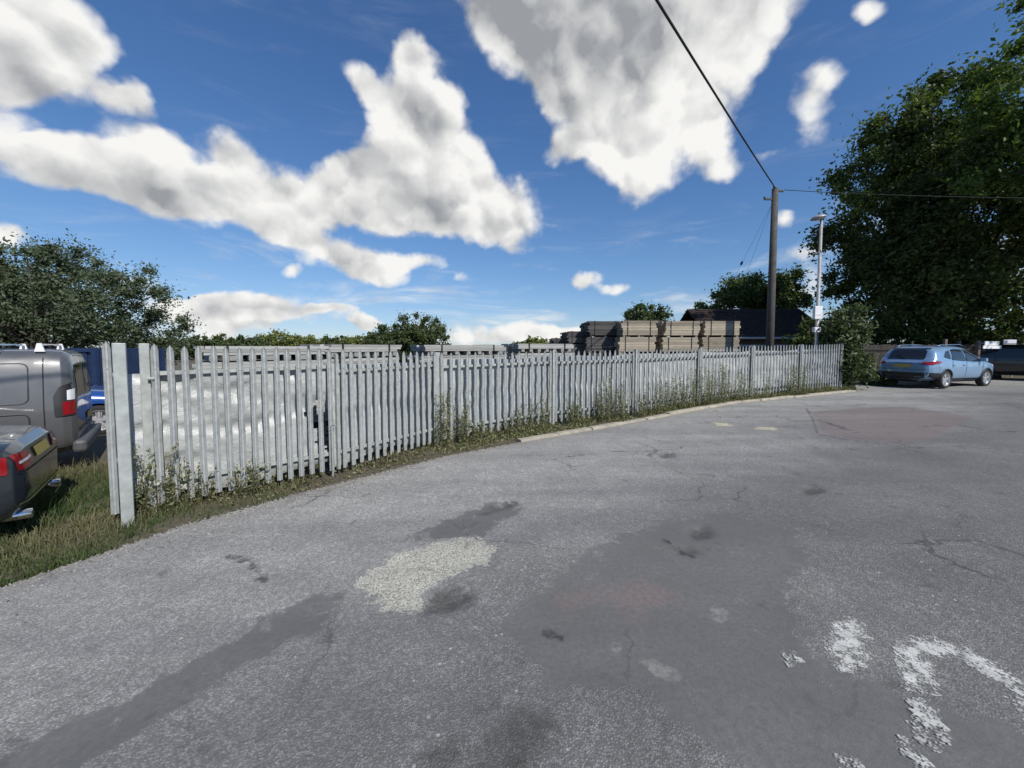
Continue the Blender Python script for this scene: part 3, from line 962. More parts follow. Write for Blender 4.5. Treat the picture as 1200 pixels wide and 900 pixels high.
def bundle(name, loc, ang, L, Wd, Ht, m, seed, label, group, bh=0.045, bw=0.225, jit=0.015, nb=3):
    """strapped bundle of boards; long axis local x"""
    rng = random.Random(seed)
    root = empty(name, loc, ang)
    tag(root, label, 'timber bundle', group)
    mb = MB(); tones = []
    nz = max(1, round(Ht / bh)); nw = max(1, round(Wd / bw))
    for k in range(nz):
        for i in range(nw):
            dl = rng.uniform(-0.06, 0.06)
            mb.box((dl, (i + .5 - nw / 2) * Wd / nw + rng.uniform(-jit, jit) * .5, 0.08 + (k + .5) * Ht / nz), (L * rng.uniform(.97, 1.0), Wd / nw * 0.96, Ht / nz * 0.93))
            tones += [rng.random()] * 6
    o = mb.build('boards', m, root)
    a = o.data.attributes.new('tone', 'FLOAT', 'FACE'); a.data.foreach_set('value', tones)
    for s in (-0.32, 0.32):
        q = MB()
        for (c, d) in (((L * s, 0, 0.08 + Ht + 0.008), (0.03, Wd + .03, .006)), ((L * s, -Wd / 2 - .012, 0.08 + Ht / 2), (.03, .006, Ht + .02)), ((L * s, Wd / 2 + .012, 0.08 + Ht / 2), (.03, .006, Ht + .02))):
            q.box(c, d)
        q.build('strap', STRAP, root)
    for s in [-0.42 + 0.84 * q / (nb - 1) for q in range(nb)]:
        MB().box((L * s, 0, 0.036), (0.09, Wd * 0.98, 0.07)).build('bearer', m, root)
    return root


# grey scaffold boards lying just behind the gate and fence
gy = [('hinge', 1.35, 1.9, 'left end of the row'), ('meet', 1.6, 1.9, ''), ('jamb', 1.4, 2.6, ''), ('b1', 1.6, 1.0, '')]
row = [pos[k][0] for k in ('hinge', 'meet', 'jamb', 'b1', 'b2')]


def along(s):
    """point on the offset line behind the fence, s in metres from the hinge"""
    for a, b in zip(row[:-1], row[1:]):
        L = (b - a).length
        if s <= L or b == row[-1]:
            d = (b - a) / L
            return a + d * s, math.atan2(d.y, d.x), Vector((-d.y, d.x, 0)).normalized()
        s -= L


names = ['nearest the camera behind the left gate leaf', 'behind the gate meeting stile', 'behind the first bay of fence', 'beside the tall dark timber stack']
spans = [(0.45, 2.15), (2.3, 3.85), (4.0, 6.15), (6.45, 8.3)]
for i, (s0, s1) in enumerate(spans):
    P, ang, n = along((s0 + s1) / 2)
    P0 = along(s0)[0]; P1 = along(s1)[0]; dv = P1 - P0; ang = math.atan2(dv.y, dv.x)
    off = 1.0 if i < 3 else 1.3
    C = (P0 + P1) / 2 + Vector((-dv.y, dv.x, 0)).normalized() * (off + 0.4)
    z = gz(C.x)
    for tier, (z0, hh, lab) in enumerate(((0, .46, 'lowest'), (.56, .46, 'second'), (1.12, .44, 'third'), (1.655 + .02 * (i % 2), .13, 'thin topmost'))):
        nb = 3 if tier < 3 else 7
        bundle('board_bundle', (C.x + .03 * (tier % 2), C.y, z + z0), ang + .012 * (tier - 1), dv.length * (1 if tier < 3 else .96), 0.9, hh, WOOD_GREY, 50 + i * 4 + tier,
               '%s bundle of grey scaffold boards %s' % (lab, names[i]), 'grey board bundles behind the fence', nb=nb)

# tall stacks of pale sawn timber: bundles receding from the fence, ends to the road
TH = 0.68
ST = [  # px left, px right of the front face, depth, top py, label
 (727, 770, 17.2, 375.5, 'left'), (778, 820, 17.2, 376, 'middle'), (825, 868, 17.2, 376, 'right')]
for i, (x0, x1, dep, tp, lab) in enumerate(ST):
    a = at(x0, tp, dep); b = at(x1, tp, dep)
    w = b.x - a.x; z1 = a.z; zc = gz(a.x); nt = 4; th = (z1 - zc) / nt
    for tier in range(nt):
        C = Vector(((a.x + b.x) / 2 + [0.0, .04, -.03, 0.03][tier], dep + 0.6, zc + tier * th))
        bundle('timber_bundle', C, R([0, 1, -1, .5][tier]), w * (1 - 0.03 * (tier % 2)), 1.15, th - 0.085, WOOD_PALE, 90 + i * 7 + tier,
               '%s of four pale timber bundles in the %s front stack above the fence' % (('bottom', 'second lowest', 'second highest', 'top')[tier], lab), 'pale timber stacks', bh=0.11)
WOOD_DARK = wood('shade_dark_board', (0.022, 0.020, 0.020), (0.12, 0.11, 0.105))
# stacks beside the left one, stepping down; left-side shade put into dark wood
for r_, (x0, x1, dep, tp, nt) in enumerate(((689, 726, 18.0, 376, 4), (664, 692, 18.6, 388, 4), (650, 675, 19.4, 396, 3), (735, 775, 19.4, 375.5, 4))):
    a = at(x0, tp, dep); b = at(x1 + 2, tp, dep); w = b.x - a.x; zc = gz(a.x)
    th = (a.z - zc) / nt
    for tier in range(nt):
        C = Vector(((a.x + b.x) / 2 + [0, .05, -.06, .04][tier], dep + 1.2, zc + tier * th))
        bundle('timber_bundle', C, R([0, 2, -1, 1][tier]), w, 2.3, th - 0.085, WOOD_DARK, 140 + r_ * 9 + tier,
               '%s shade darkened bundle in the %s' % (('bottom', 'lower', 'upper', 'top')[tier + (4 - nt)],
               ('tall stack touching the left pale timber stack', 'stack one step down left of the tallest dark one', 'lowest stack at the left foot of the dark timber', 'stack directly behind the left pale timber stack')[r_]), 'shade darkened timber stacks', bh=0.075, bw=.3)

# ------------------------------------------------------------------ poles, wires, lamp, signs
POLEW = mat('creosoted_wood', (0.065, 0.060, 0.055), 0.85, vary=0.3, vscale=6, bump=0.5, bscale=20)
PT = at(909, 221, 16.0); PB = Vector((PT.x - 0.02, 16.0, gz(PT.x)))
root = empty('utility_pole', PB)
tag(root, 'tall brown wooden utility pole rising behind the fence', 'pole')
H = PT.z - PB.z
MB().tube([(0, 0, -0.3), (0, 0, H * .5), (0, 0, H)], [0.155, 0.14, 0.115], 14).build('shaft', POLEW, root, smooth=True)
mb = MB(); mb.box((-0.16, 0, H - 0.42), (0.5, 0.07, 0.07)); mb.box((0.10, -0.05, H - 0.12), (0.36, 0.06, 0.06)); mb.build('bracket', STRAP, root)
mb = MB()
for x_, z_ in ((-0.42, H - 0.40), (-0.05, H + 0.02), (0.30, H - 0.12)):
    mb.lathe([(0, 0), (0.035, 0.0), (0.05, 0.03), (0.03, 0.06), (0.045, 0.09), (0.0, 0.12)], 10, Matrix.Translation((x_, 0, z_ - 0.02)))
mb.build('insulator', mat('insulator', (0.08, 0.06, 0.05), 0.3), root, smooth=True)


def cable(name, pts, rad, label, m=BLACK, sag=0.0, n=40):
    a, b = Vector(pts[0]), Vector(pts[1])
    P = []
    for i in range(n + 1):
        t = i / n
        q = a.lerp(b, t); q.z -= sag * 4 * t * (1 - t)
        P.append(q - a)
    o = MB().tube(P, rad, 6).build(name, m, smooth=True)
    o.location = a
    tag(o, label, 'cable')
    return o


top = Vector((PT.x, 16.0, PT.z))
p2 = at(768, -3, 6.4)
dirc = (p2 - top)
cable('overhead_cable', (top, top + dirc * 2.6 + Vector((0, 0, 0.6))), 0.022, 'thick black overhead cable slanting from the pole top over the road', sag=0.25)
pr = at(1200, 227, 12.5)
cable('overhead_cable', (top + Vector((0.28, 0, -0.05)), top + (pr - top) * 2.2 + Vector((0, 0, .3))), 0.012, 'thin overhead cable running right from the pole across the big tree', sag=0.25)
for k, (q, lab) in enumerate((((855, 336), 'left of two thin stay wires slanting down from the pole, small black insulator on it'), ((866, 344), 'right of two thin stay wires slanting down from the pole, small black insulator on it'))):
    e = at(q[0], q[1], 20.0)
    s_ = top + Vector((-0.1, 0, -0.55))
    end = s_ + (e - s_) * 2.0
    if end.z < 0.2: end = s_ + (end - s_) * ((s_.z - 0.1) / (s_.z - end.z))
    c = cable('stay_wire', (s_, end), 0.0045, lab, sag=0.02)
    f_ = (0.42, 0.50)[k]
    pp = (end - s_) * (f_ * (e - s_).length / (end - s_).length * 1.6)
    dd = pp.normalized()
    MB().tube([pp - dd * .12, pp - dd * .06, pp + dd * .06, pp + dd * .12], [.02, .05, .05, .02], 8).build('insulator', BLACK, c)

LM = mat('lamp_post_grey', (0.34, 0.34, 0.34), 0.5, 0.3, vary=0.15)
LT = at(963.5, 257, 15.8); LB = Vector((LT.x - 0.03, 15.8, gz(LT.x)))
root = empty('lamp_post', LB)
tag(root, 'slim grey steel lamp post with a flat lantern behind the far end of the fence', 'street lamp')
H = LT.z - LB.z
MB().tube([(0, 0, -0.2), (0, 0, 1.2), (0, 0, 1.21), (0, 0, H)], [0.09, 0.09, 0.07, 0.05], 12).build('column', LM, root, smooth=True)
mb = MB(); mb.lathe([(0, 0.17), (0.10, 0.165), (0.24, 0.10), (0.27, 0.05), (0.25, 0.02), (0, 0.02)], 18, Matrix.Translation((-0.12, 0, H)) @ Matrix.Rotation(R(-8), 4, 'Y'))
hd = mb.build('lantern', LM, root, smooth=True)
MB().lathe([(0, -0.03), (0.16, -0.015), (0.2, 0.03)], 16, Matrix.Translation((-0.12, 0, H))).build('lamp_glass', mat('lamp_glass', (0.5, 0.5, 0.48), 0.2), hd, smooth=True)
WHITE = mat('white_painted_metal', (0.72, 0.72, 0.72), 0.45, vary=0.06)
for (cx, cy, w_, h_, nm, lab) in ((958, 366.5, 0.30, 0.52, 'white_box', 'white equipment box strapped to the lamp post'), (957, 386.5, 0.27, 0.20, 'camera_box', 'small white box below the larger one on the lamp post')):
    c = at(cx, cy, 15.66)
    r = empty(nm, c)
    tag(r, lab, 'box')
    MB().box((0, 0, 0), (w_, 0.14, h_)).build('case', WHITE, r, bevel=0.012)
    MB().box((0.0, 0.10, 0), (0.16, 0.08, 0.05)).build('bracket', LM, r)
    if nm == 'camera_box': MB().tube([(0, -0.07, 0), (0, -0.10, 0)], 0.035, 12).build('lens', BLACK, r)
    else: MB().box((0, -0.074, h_ * -0.18), (w_ * 0.7, 0.008, 0.012)).build('seam', LM, r)

# ------------------------------------------------------------------ brown roofed shed beyond
ROOF = mat('dark_roof_tiles', (0.050, 0.036, 0.032), 0.95, vary=0.35, vscale=4, bump=0.5, bscale=12, spec=0.1)
WALLB = mat('dark_brick', (0.10, 0.065, 0.05), 0.9, vary=0.3, vscale=8)
dep = 25.0
a = at(800, 396, dep); b = at(952, 396, dep); zt = at(800, 366, dep + 3).z + 0.25
root = empty('roofed_building', (a.x, dep, gz(a.x)))
tag(root, 'low building with a dark brown pitched roof behind the timber stacks and pole', 'building')
w = b.x - a.x - 0.2; ez = a.z - gz(a.x); rz = zt - gz(a.x)
x0 = 1.7
mb = MB(); mb.box((x0 + (w) / 2, 3.2, ez / 2), (w - 0.6, 6, ez)); mb.build('wall', WALLB, root)
mb = MB()
prof = [(-0.2, ez), (3.2, rz), (6.6, ez), (6.6, ez - 0.12), (3.2, rz - 0.12), (-0.2, ez - 0.12)]
mb.add([(x0, p[0], p[1]) for p in prof] + [(x0 + w, p[0], p[1]) for p in prof], [(0, 1, 7, 6), (1, 2, 8, 7), (2, 3, 9, 8), (3, 4, 10, 9), (4, 5, 11, 10), (5, 0, 6, 11), (0, 5, 4, 1), (1, 4, 3, 2), (6, 7, 10, 11), (7, 8, 9, 10)])
rf = mb.build('roof', ROOF, root)
mb = MB(); 
for k in range(14):
    s = (k + 1) / 15
    mb.box((x0 + w / 2, -0.2 + 3.4 * s, ez + (rz - ez) * s + 0.012), (w, 0.03, 0.018))
mb.build('tile_courses', ROOF, rf)
GUT = mat('grey_gutter', (0.42, 0.42, 0.42), 0.5)
MB().tube([(x0, -0.28, ez - 0.02), (x0 + w, -0.28, ez - 0.02)], 0.07, 8).build('gutter', GUT, root)
MB().tube([(x0 + w - 2.4, -0.22, ez), (x0 + w - 2.4, -0.22, 0)], 0.04, 8).build('downpipe', GUT, root)
MB().box((x0 + w / 2, -0.12 + .35, ez - 0.5), (w - 1.2, 0.12, 0.12)).build('fascia_board', GUT, root)

# ------------------------------------------------------------------ dark close-boarded fence behind the car
FENCEB = wood('dark_fence_board', (0.022, 0.020, 0.018), (0.06, 0.05, 0.042))
A = at(1006, 446, 18.0); B = at(1172, 444, 18.4)
A.z = gz(A.x); B.z = gz(B.x)
root = empty('board_fence', A)
tag(root, 'dark close boarded wooden fence behind the blue car', 'fence')
d = (B - A); L = d.length; ang = math.atan2(d.y, d.x)
root.rotation_euler = (0, 0, ang)
rg = random.Random(5)
mb = MB(); tn = []
x = 0
while x < L:
    h = 1.72 + rg.uniform(-.02, .02)
    mb.box((x + .06, rg.uniform(-.004, .004), h / 2), (0.118, 0.022, h)); tn += [rg.random()] * 6
    x += 0.125
o = mb.build('board_panel', FENCEB, root); at_ = o.data.attributes.new('tone', 'FLOAT', 'FACE'); at_.data.foreach_set('value', tn)
for k in range(int(L / 2.4) + 1):
    o = MB().box((k * 2.4 + 0.1, -0.055, 0.95), (0.10, 0.085, 1.9)).build('post', FENCEB if k % 2 else POLEW, root)
for z_ in (0.35, 1.5):
    MB().box((L / 2, -0.035, z_), (L, 0.04, 0.08)).build('rail', FENCEB, root)
# two row white notice on the fence
SIGNW = mat('white_sign_face', (0.80, 0.80, 0.80), 0.5)
SIGNT = mat('faded_sign_lettering', (0.45, 0.45, 0.47), 0.6)
for (x0_, x1_, y0_, y1_, lab) in ((1154, 1170.5, 400, 404.4, 'upper and shorter of two narrow white strip signs on the dark fence'), (1152, 1173, 404.8, 408.6, 'lower and longer of two narrow white strip signs on the dark fence')):
    a_ = at(x0_, y0_, 17.85); b_ = at(x1_, y1_, 17.85)
    c = (a_ + b_) / 2
    r = empty('strip_sign', c); tag(r, lab, 'sign')
    MB().box((0, 0, 0), (b_.x - a_.x, 0.03, a_.z - b_.z)).build('board', SIGNW, r)
    MB().box((0, 0.22, 0), (0.05, 0.42, 0.05)).build('bracket', LM, r)
# tall fence post with pale side beside the sign
for px_, y0_, lab in ((1147, 399, 'reddish grey fence post left of the white strip signs'), (1108, 397.5, 'short reddish post top just above the blue car roof')):
    t_ = at(px_, y0_, 17.75)
    o = MB().box((0, 0, (t_.z - gz(t_.x)) / 2), (0.11, 0.10, t_.z - gz(t_.x))).build('fence_post', mat('reddish_post', (0.13, 0.095, 0.085), 0.85, vary=0.2), bevel=0.006)
    o.location = (t_.x, t_.y, gz(t_.x)); tag(o, lab, 'post')
# pale panel (site hoarding) by the dark car
a_ = at(1176, 398, 19.5); b_ = at(1190, 411, 19.5)
r = empty('notice_board', ((a_.x + b_.x) / 2, 19.5, gz(a_.x)))
tag(r, 'pale lilac grey notice board on two legs behind the black car', 'sign')
zz0, zz1 = b_.z - gz(a_.x), a_.z - gz(a_.x)
MB().box((0, 0, (zz0 + zz1) / 2), (b_.x - a_.x, 0.04, zz1 - zz0)).build('board', mat('lilac_white', (0.62, 0.60, 0.68), 0.5), r)
for s in (-1, 1):
    MB().box((s * (b_.x - a_.x) * .4, 0.04, zz1 / 2), (0.06, 0.04, zz1)).build('leg', LM, r)

# blue container behind the van
BLUE = mat('dark_blue_container', (0.014, 0.030, 0.080), 0.5, 0.1, vary=0.25, vscale=3)
a = at(-160, 408, 12.5); b = at(113, 408, 12.5)
w = b.x - a.x; zb = gz((a.x + b.x) / 2); h = a.z - zb
root = empty('blue_container', ((a.x + b.x) / 2, 12.5, zb))
tag(root, 'dark blue steel container with ribbed sides behind the grey van', 'container')
mb = MB(); mb.box((0, 1.2, h / 2 + .08), (w - 0.1, 2.3, h - .2)); mb.build('body', BLUE, root)
mb = MB()
n = int(w / 0.28)
for i in range(n):
    mb.box((-w / 2 + (i + .5) * w / n, 0.035, h / 2 + .05), (w / n * 0.5, 0.04, h - 0.3))
mb.build('ribs', BLUE, root)
mb = MB()
for z_ in (0.1, h - 0.06): mb.box((0, 0.02, z_), (w, 0.11, 0.12)); mb.box((0, 2.36, z_), (w, .11, .12))
for x_ in (-w / 2 + .06, w / 2 - .06): mb.box((x_, -0.003, h / 2), (0.14, 0.12, h)); mb.box((x_, 2.38, h / 2), (0.14, 0.12, h))
mb.build('frame', BLUE, root)

# ------------------------------------------------------------------ vehicles
def paint(name, col, rough=0.28, metal=0.35):
    return mat(name, col, rough, metal, coat=0.8, vary=0.06, vscale=2)


GLASS = mat('dark_car_glass', (0.018, 0.022, 0.025), 0.06, 0.0, coat=0.5)
TRIM = mat('black_trim', (0.018, 0.018, 0.019), 0.55)
TYRE = mat('tyre_rubber', (0.018, 0.018, 0.018), 0.85)
ALLOY = mat('alloy_wheel', (0.62, 0.63, 0.65), 0.3, 0.6)
REDL = mat('red_lamp_plastic', (0.26, 0.008, 0.012), 0.15, coat=0.8)
CLEARL = mat('clear_lamp_plastic', (0.75, 0.75, 0.78), 0.12, coat=0.8)
PLATE = mat('yellow_plate', (0.42, 0.34, 0.07), 0.5)
CHROME = mat('chrome', (0.75, 0.75, 0.76), 0.12, 0.95)
SEAM = mat('panel_gap', (0.008, 0.008, 0.009), 0.8)
HANDLEM = MATS['black_trim']


class Body:
    def __init__(s, top, bot, wid, belt, H, tumble, n=5.0, bulge=0.0, belt2=None):
        s.top = np.array(top); s.bot = np.array(bot); s.wid = np.array(wid)
        s.belt = belt; s.H = H; s.tumble = tumble; s.n = n; s.bulge = bulge
        s.x0 = s.top[0, 0]; s.x1 = s.top[-1, 0]
    def zt(s, x): return np.interp(x, s.top[:, 0], s.top[:, 1])
    def zb(s, x): return np.interp(x, s.bot[:, 0], s.bot[:, 1])
    def w(s, x): return np.interp(x, s.wid[:, 0], s.wid[:, 1])
    def T(s, x, z):
        t = np.clip((z - s.belt) / (s.H - s.belt), 0, 1.2)
        low = np.clip((s.belt * 0.62 - z) / (s.belt * 0.62), 0, 1)
        return (1 - s.tumble * t ** 1.15) * (1 - 0.06 * low) * (1 + s.bulge * np.exp(-((z - s.belt * 0.8) / 0.09) ** 2))
    def side(s, x, z):
        zt = s.zt(x); zb = s.zb(x); zc = (zt + zb) / 2; hh = (zt - zb) / 2
        q = np.clip(np.abs((z - zc) / hh), 0, 1)
        return s.w(x) * np.maximum(0, 1 - q ** s.n) ** (1 / s.n) * s.T(x, z)
    def mesh(s, name, nst=110, nr=56):
        a = np.linspace(0, 1, nst)
        xs = np.concatenate([s.x0 + 0.25 * np.linspace(0, 1, 22) ** 1.6, np.linspace(s.x0 + 0.27, s.x1 - 0.27, nst), (s.x1 - 0.25 * np.linspace(0, 1, 22) ** 1.6)[::-1]])
        xs = np.unique(np.concatenate([xs, s.top[:, 0], s.wid[:, 0]]))
        xs = xs[np.concatenate([[True], np.diff(xs) > 0.002])]
        vs = []; fs = []
        th = np.linspace(0, 2 * np.pi, nr, endpoint=False)
        ex = 2 / s.n
        for x in xs:
            zt = s.zt(x); zb = s.zb(x); zc = (zt + zb) / 2; hh = (zt - zb) / 2
            c = np.cos(th); sn = np.sin(th)
            z = zc + hh * np.sign(sn) * np.abs(sn) ** ex
            y = s.w(x) * np.sign(c) * np.abs(c) ** ex * s.T(x, z)
            vs += [(x, yy, zz) for yy, zz in zip(y, z)]
        k = len(xs)
        for i in range(k - 1):
            for j in range(nr):
                fs.append((i * nr + j, (i + 1) * nr + j, (i + 1) * nr + (j + 1) % nr, i * nr + (j + 1) % nr))
        fs.append(tuple(range(nr))); fs.append(tuple(range((k - 1) * nr, k * nr))[::-1])
        return MB().add(vs, fs).mesh(name)
    def end_x(s, y, z, rear=True):
        xs = np.linspace(s.x0, s.x1, 1400)
        if not rear: xs = xs[::-1]
        ok = (s.zt(xs) >= z) & (s.zb(xs) <= z) & (s.side(xs, z) >= abs(y) - 1e-6)
        i = int(np.argmax(ok))
        return xs[i]


def patch_grid(poly, step):
    """cut a convex polygon into a grid with bisecting planes; returns verts, faces"""
    bm = bmesh.new()
    P = np.array(poly); lo = P.min(0); hi = P.max(0)
    nx = max(1, int(math.ceil((hi[0] - lo[0]) / step))); ny = max(1, int(math.ceil((hi[1] - lo[1]) / step)))
    g = [[bm.verts.new((lo[0] + (hi[0] - lo[0]) * i / nx, lo[1] + (hi[1] - lo[1]) * j / ny, 0)) for i in range(nx + 1)] for j in range(ny + 1)]
    for j in range(ny):
        for i in range(nx):
            bm.faces.new((g[j][i], g[j][i + 1], g[j + 1][i + 1], g[j + 1][i]))
    area = sum(P[i][0] * P[(i + 1) % len(P)][1] - P[(i + 1) % len(P)][0] * P[i][1] for i in range(len(P)))
    for i in range(len(P)):
        a = P[i]; b = P[(i + 1) % len(P)]
        e = b - a
        nn = Vector((e[1], -e[0], 0)) * (1 if area > 0 else -1)
        bmesh.ops.bisect_plane(bm, geom=bm.verts[:] + bm.edges[:] + bm.faces[:], plane_co=(a[0], a[1], 0), plane_no=nn, clear_outer=True)
    vs = [v.co.copy() for v in bm.verts]
    bm.verts.index_update()
    fs = [tuple(v.index for v in f.verts) for f in bm.faces]
    bm.free()
    return vs, fs


def rounded(poly, r=0.04, n=4):
    P = [Vector((p[0], p[1])) for p in poly]; out = []
    for i, p in enumerate(P):
        a = P[i - 1]; b = P[(i + 1) % len(P)]
        ra = min(r, (a - p).length * .4); rb = min(r, (b - p).length * .4)
        s = p + (a - p).normalized() * ra; e = p + (b - p).normalized() * rb
        for k in range(n + 1):
            t = k / n
            q = s * (1 - t) ** 2 + p * 2 * t * (1 - t) + e * t * t
            out.append((q.x, q.y))
    return out


def side_patch(B, name, poly, m, parent, sgn, off=0.006, step=0.06, r=0.0):
    if r: poly = rounded(poly, r)
    vs, fs = patch_grid(poly, step)
    V = [(v.x, sgn * (float(B.side(v.x, v.y)) + off), v.y) for v in vs]
    return MB().add(V, fs).build(name, m, parent, smooth=True)


def end_patch(B, name, poly, m, parent, rear=True, off=0.008, step=0.06, r=0.0):
    if r: poly = rounded(poly, r)
    vs, fs = patch_grid(poly, step)
    V = [(B.end_x(v.x, v.y, rear) + (-off if rear else off), v.x, v.y + off * 0.6) for v in vs]
    return MB().add(V, fs).build(name, m, parent, smooth=True)


def wheel(parent, x, y, r, wd, spokes=5, sgn=1):
    M = Matrix.Translation((x, y, r)) @ Matrix.Rotation(R(90) * -sgn, 4, 'X')
    # local z now points outward
    w2 = wd / 2
    t = MB().lathe([(r * .66, -w2), (r * .93, -w2), (r, -w2 * .7), (r, w2 * .7), (r * .94, w2), (r * .70, w2 * 1.02), (r * .66, w2 * .9)], 32, M)
    root = t.build('wheel', TYRE, parent, smooth=True)
    rim = MB().lathe([(r * .70, w2 * 1.0), (r * .66, w2 * .98), (r * .63, w2 * .5), (r * .62, -w2 * .3), (0.001, -w2 * .35)], 32, M)
    rim.lathe([(0.001, w2 * .72), (r * .12, w2 * .70), (r * .16, w2 * .5), (r * .14, 0)], 16, M)
    for k in range(spokes):
        a = 2 * math.pi * k / spokes + 0.3
        Rm = M @ Matrix.Rotation(a, 4, 'Z')
        rim.box((r * .36, 0, w2 * .60), (r * .56, r * .13, w2 * .22), Rm)
        rim.box((r * .50, r * .07, w2 * .60), (r * .30, r * .05, w2 * .2), Rm @ Matrix.Rotation(.12, 4, 'Z'))
        rim.box((r * .50, -r * .07, w2 * .60), (r * .30, r * .05, w2 * .2), Rm @ Matrix.Rotation(-.12, 4, 'Z'))
    rim.build('rim', ALLOY, root)
    return root


def cut_arches(me, xs, r, W, rz=None):
    o = bpy.data.objects.new('tmp', me); COL.objects.link(o)
    cs = []
    for x in xs:
        for s in (-1, 1):
            mb = MB(); mb.tube([(x, s * (W - 0.26), r[1]), (x, s * (W + 0.3), r[1])], r[0], 36)
            c = bpy.data.objects.new('cut', mb.mesh('cut')); COL.objects.link(c); cs.append(c)
            md = o.modifiers.new('b', 'BOOLEAN'); md.operation = 'DIFFERENCE'; md.object = c; md.solver = 'EXACT'
    dg = bpy.context.evaluated_depsgraph_get()
    res = bpy.data.meshes.new_from_object(o.evaluated_get(dg))
    bpy.data.objects.remove(o)
    for c in cs: bpy.data.objects.remove(c)
    return res


def car_root(name, label, cat, loc, heading):
    """heading: direction of the nose in world xy"""
    r = empty(name, loc, math.atan2(heading[1], heading[0]))
    return tag(r, label, cat)


def body_obj(B, m, root, xs, arch, W):
    me = cut_arches(B.mesh('body'), xs, arch, W)
    o = link('body', me, m, root, True)
    for p in me.polygons:
        p.use_smooth = True
    es = o.modifiers.new('es', 'EDGE_SPLIT'); es.split_angle = R(38)
    return o


def hatch(name, label, loc, heading, col, cat='car', lift=1.0, tint=None):
    """five door crossover"""
    root = car_root(name, label, cat, loc, heading)
    PM = paint(name + '_paint', col)
    B = Body(top=[(-2.20, .66), (-2.195, .90), (-2.16, 1.00), (-2.10, 1.06), (-1.98, 1.20), (-1.86, 1.38), (-1.76, 1.52), (-1.66, 1.60), (-1.45, 1.635), (-.8, 1.66), (-.1, 1.655), (.25, 1.61), (.52, 1.50),
                   (.85, 1.31), (1.12, 1.15), (1.22, 1.10), (1.5, 1.06), (1.8, .98), (2.0, .90), (2.12, .80), (2.18, .68), (2.205, .58)],
             bot=[(-2.20, .56), (-2.19, .44), (-2.12, .36), (-1.8, .28), (-1.0, .24), (1.0, .23), (1.8, .25), (2.1, .30), (2.18, .38), (2.205, .50)],
             wid=[(-2.20, .62), (-2.19, .70), (-2.15, .78), (-2.05, .85), (-1.85, .90), (-1.4, .91), (1.3, .905), (1.75, .88), (1.95, .82), (2.1, .70), (2.18, .56), (2.205, .40)],
             belt=1.02, H=1.66, tumble=0.25, n=5.5, bulge=0.012)
    wr = 0.345; xs = (-1.32, 1.32)
    body_obj(B, PM, root, xs, (wr + .045, wr), .91)
    for s in (-1, 1):
        # glasshouse
        side_patch(B, 'side_window', [(-.98, 1.11), (-.12, 1.05), (-.12, 1.52), (-.55, 1.53), (-.85, 1.49)], GLASS, root, s, r=.05)
        side_patch(B, 'side_window', [(-.06, 1.05), (.98, 1.02), (.62, 1.30), (.30, 1.48), (-.06, 1.52)], GLASS, root, s, r=.04)
        side_patch(B, 'quarter_window', [(-1.45, 1.22), (-1.06, 1.13), (-.94, 1.47), (-1.2, 1.42)], GLASS, root, s, r=.03)
        for (p, nm) in (([(-.10, .42), (-.085, .42), (-.085, 1.06), (-.10, 1.06)], 'door_seam'), ([(-1.0, .80), (-.985, .80), (-.94, 1.10), (-.955, 1.10)], 'door_seam'), ([(.98, .45), (.995, .45), (1.02, .98), (1.005, .98)], 'door_seam')):
            side_patch(B, nm, p, SEAM, root, s, .004, .08)
        side_patch(B, 'sill_trim', [(-.92, .25), (.92, .25), (.92, .37), (-.92, .37)], TRIM, root, s, .012, .1)
        for x_ in (-.25, -.95 + .05):
            hb = MB(); yy = float(B.side(x_, .90)); hb.box((x_, s * (yy + .02), .90), (.17, .03, .028)); hb.build('door_handle', PM, root, bevel=.008)
        side_patch(B, 'tail_lamp', [(-2.14, .90), (-1.66, 1.00), (-1.70, 1.06), (-2.06, 1.05), (-2.13, 1.01)], REDL, root, s, .010, .04, r=.02)
        side_patch(B, 'head_lamp', [(1.62, .86), (2.02, .76), (2.0, .86), (1.72, .96)], CLEARL, root, s, .01, .04, r=.02)
        # arches trim rings
        for x_ in xs:
            pts = []
            for k in range(17):
                a = math.pi * k / 16
                px_, pz_ = x_ + math.cos(a) * (wr + .055), wr + math.sin(a) * (wr + .055)
                pts.append((px_, s * (float(B.side(px_, max(pz_, .42))) + 0.004), pz_))
            MB().tube(pts, 0.026, 6).build('arch_trim', TRIM, root, smooth=True)
        mb = MB(); mb.box((.80, s * 1.00, 1.09), (.13, .20, .14)); mb.build('door_mirror', PM, root, bevel=.03)
        side_patch(B, 'bumper_side', [(-2.19, .36), (-1.72, .32), (-1.72, .60), (-2.19, .62)], TRIM, root, s, .010, .06)
    for p, nm, m_, o_ in (([(-.58, 1.12), (.58, 1.12), (.55, 1.44), (.46, 1.49), (-.46, 1.49), (-.55, 1.44)], 'rear_window', GLASS, .010), ([(-.27, .80), (.27, .80), (.27, .91), (-.27, .91)], 'number_plate', PLATE, .016),
                      ([(-.66, .38), (.66, .38), (.68, .60), (-.68, .60)], 'rear_bumper', TRIM, .012), ([(-.62, 1.515), (.62, 1.515), (.60, 1.55), (-.60, 1.55)], 'spoiler_edge', TRIM, .02)):
        end_patch(B, nm, p, m_, root, True, o_, .05, r=.02)
    for s in (-1, 1):
        end_patch(B, 'tail_lamp', [(s * .54, .93), (s * .78, .90), (s * .78, 1.02), (s * .60, 1.02)], REDL, root, True, .014, .04)
    end_patch(B, 'windscreen', [(-.66, 1.16), (.66, 1.16), (.55, 1.53), (-.55, 1.53)], GLASS, root, False, .008, .06, r=.03)
    end_patch(B, 'grille', [(-.4, .50), (.4, .50), (.42, .68), (-.42, .68)], TRIM, root, False, .01, .06, r=.03)
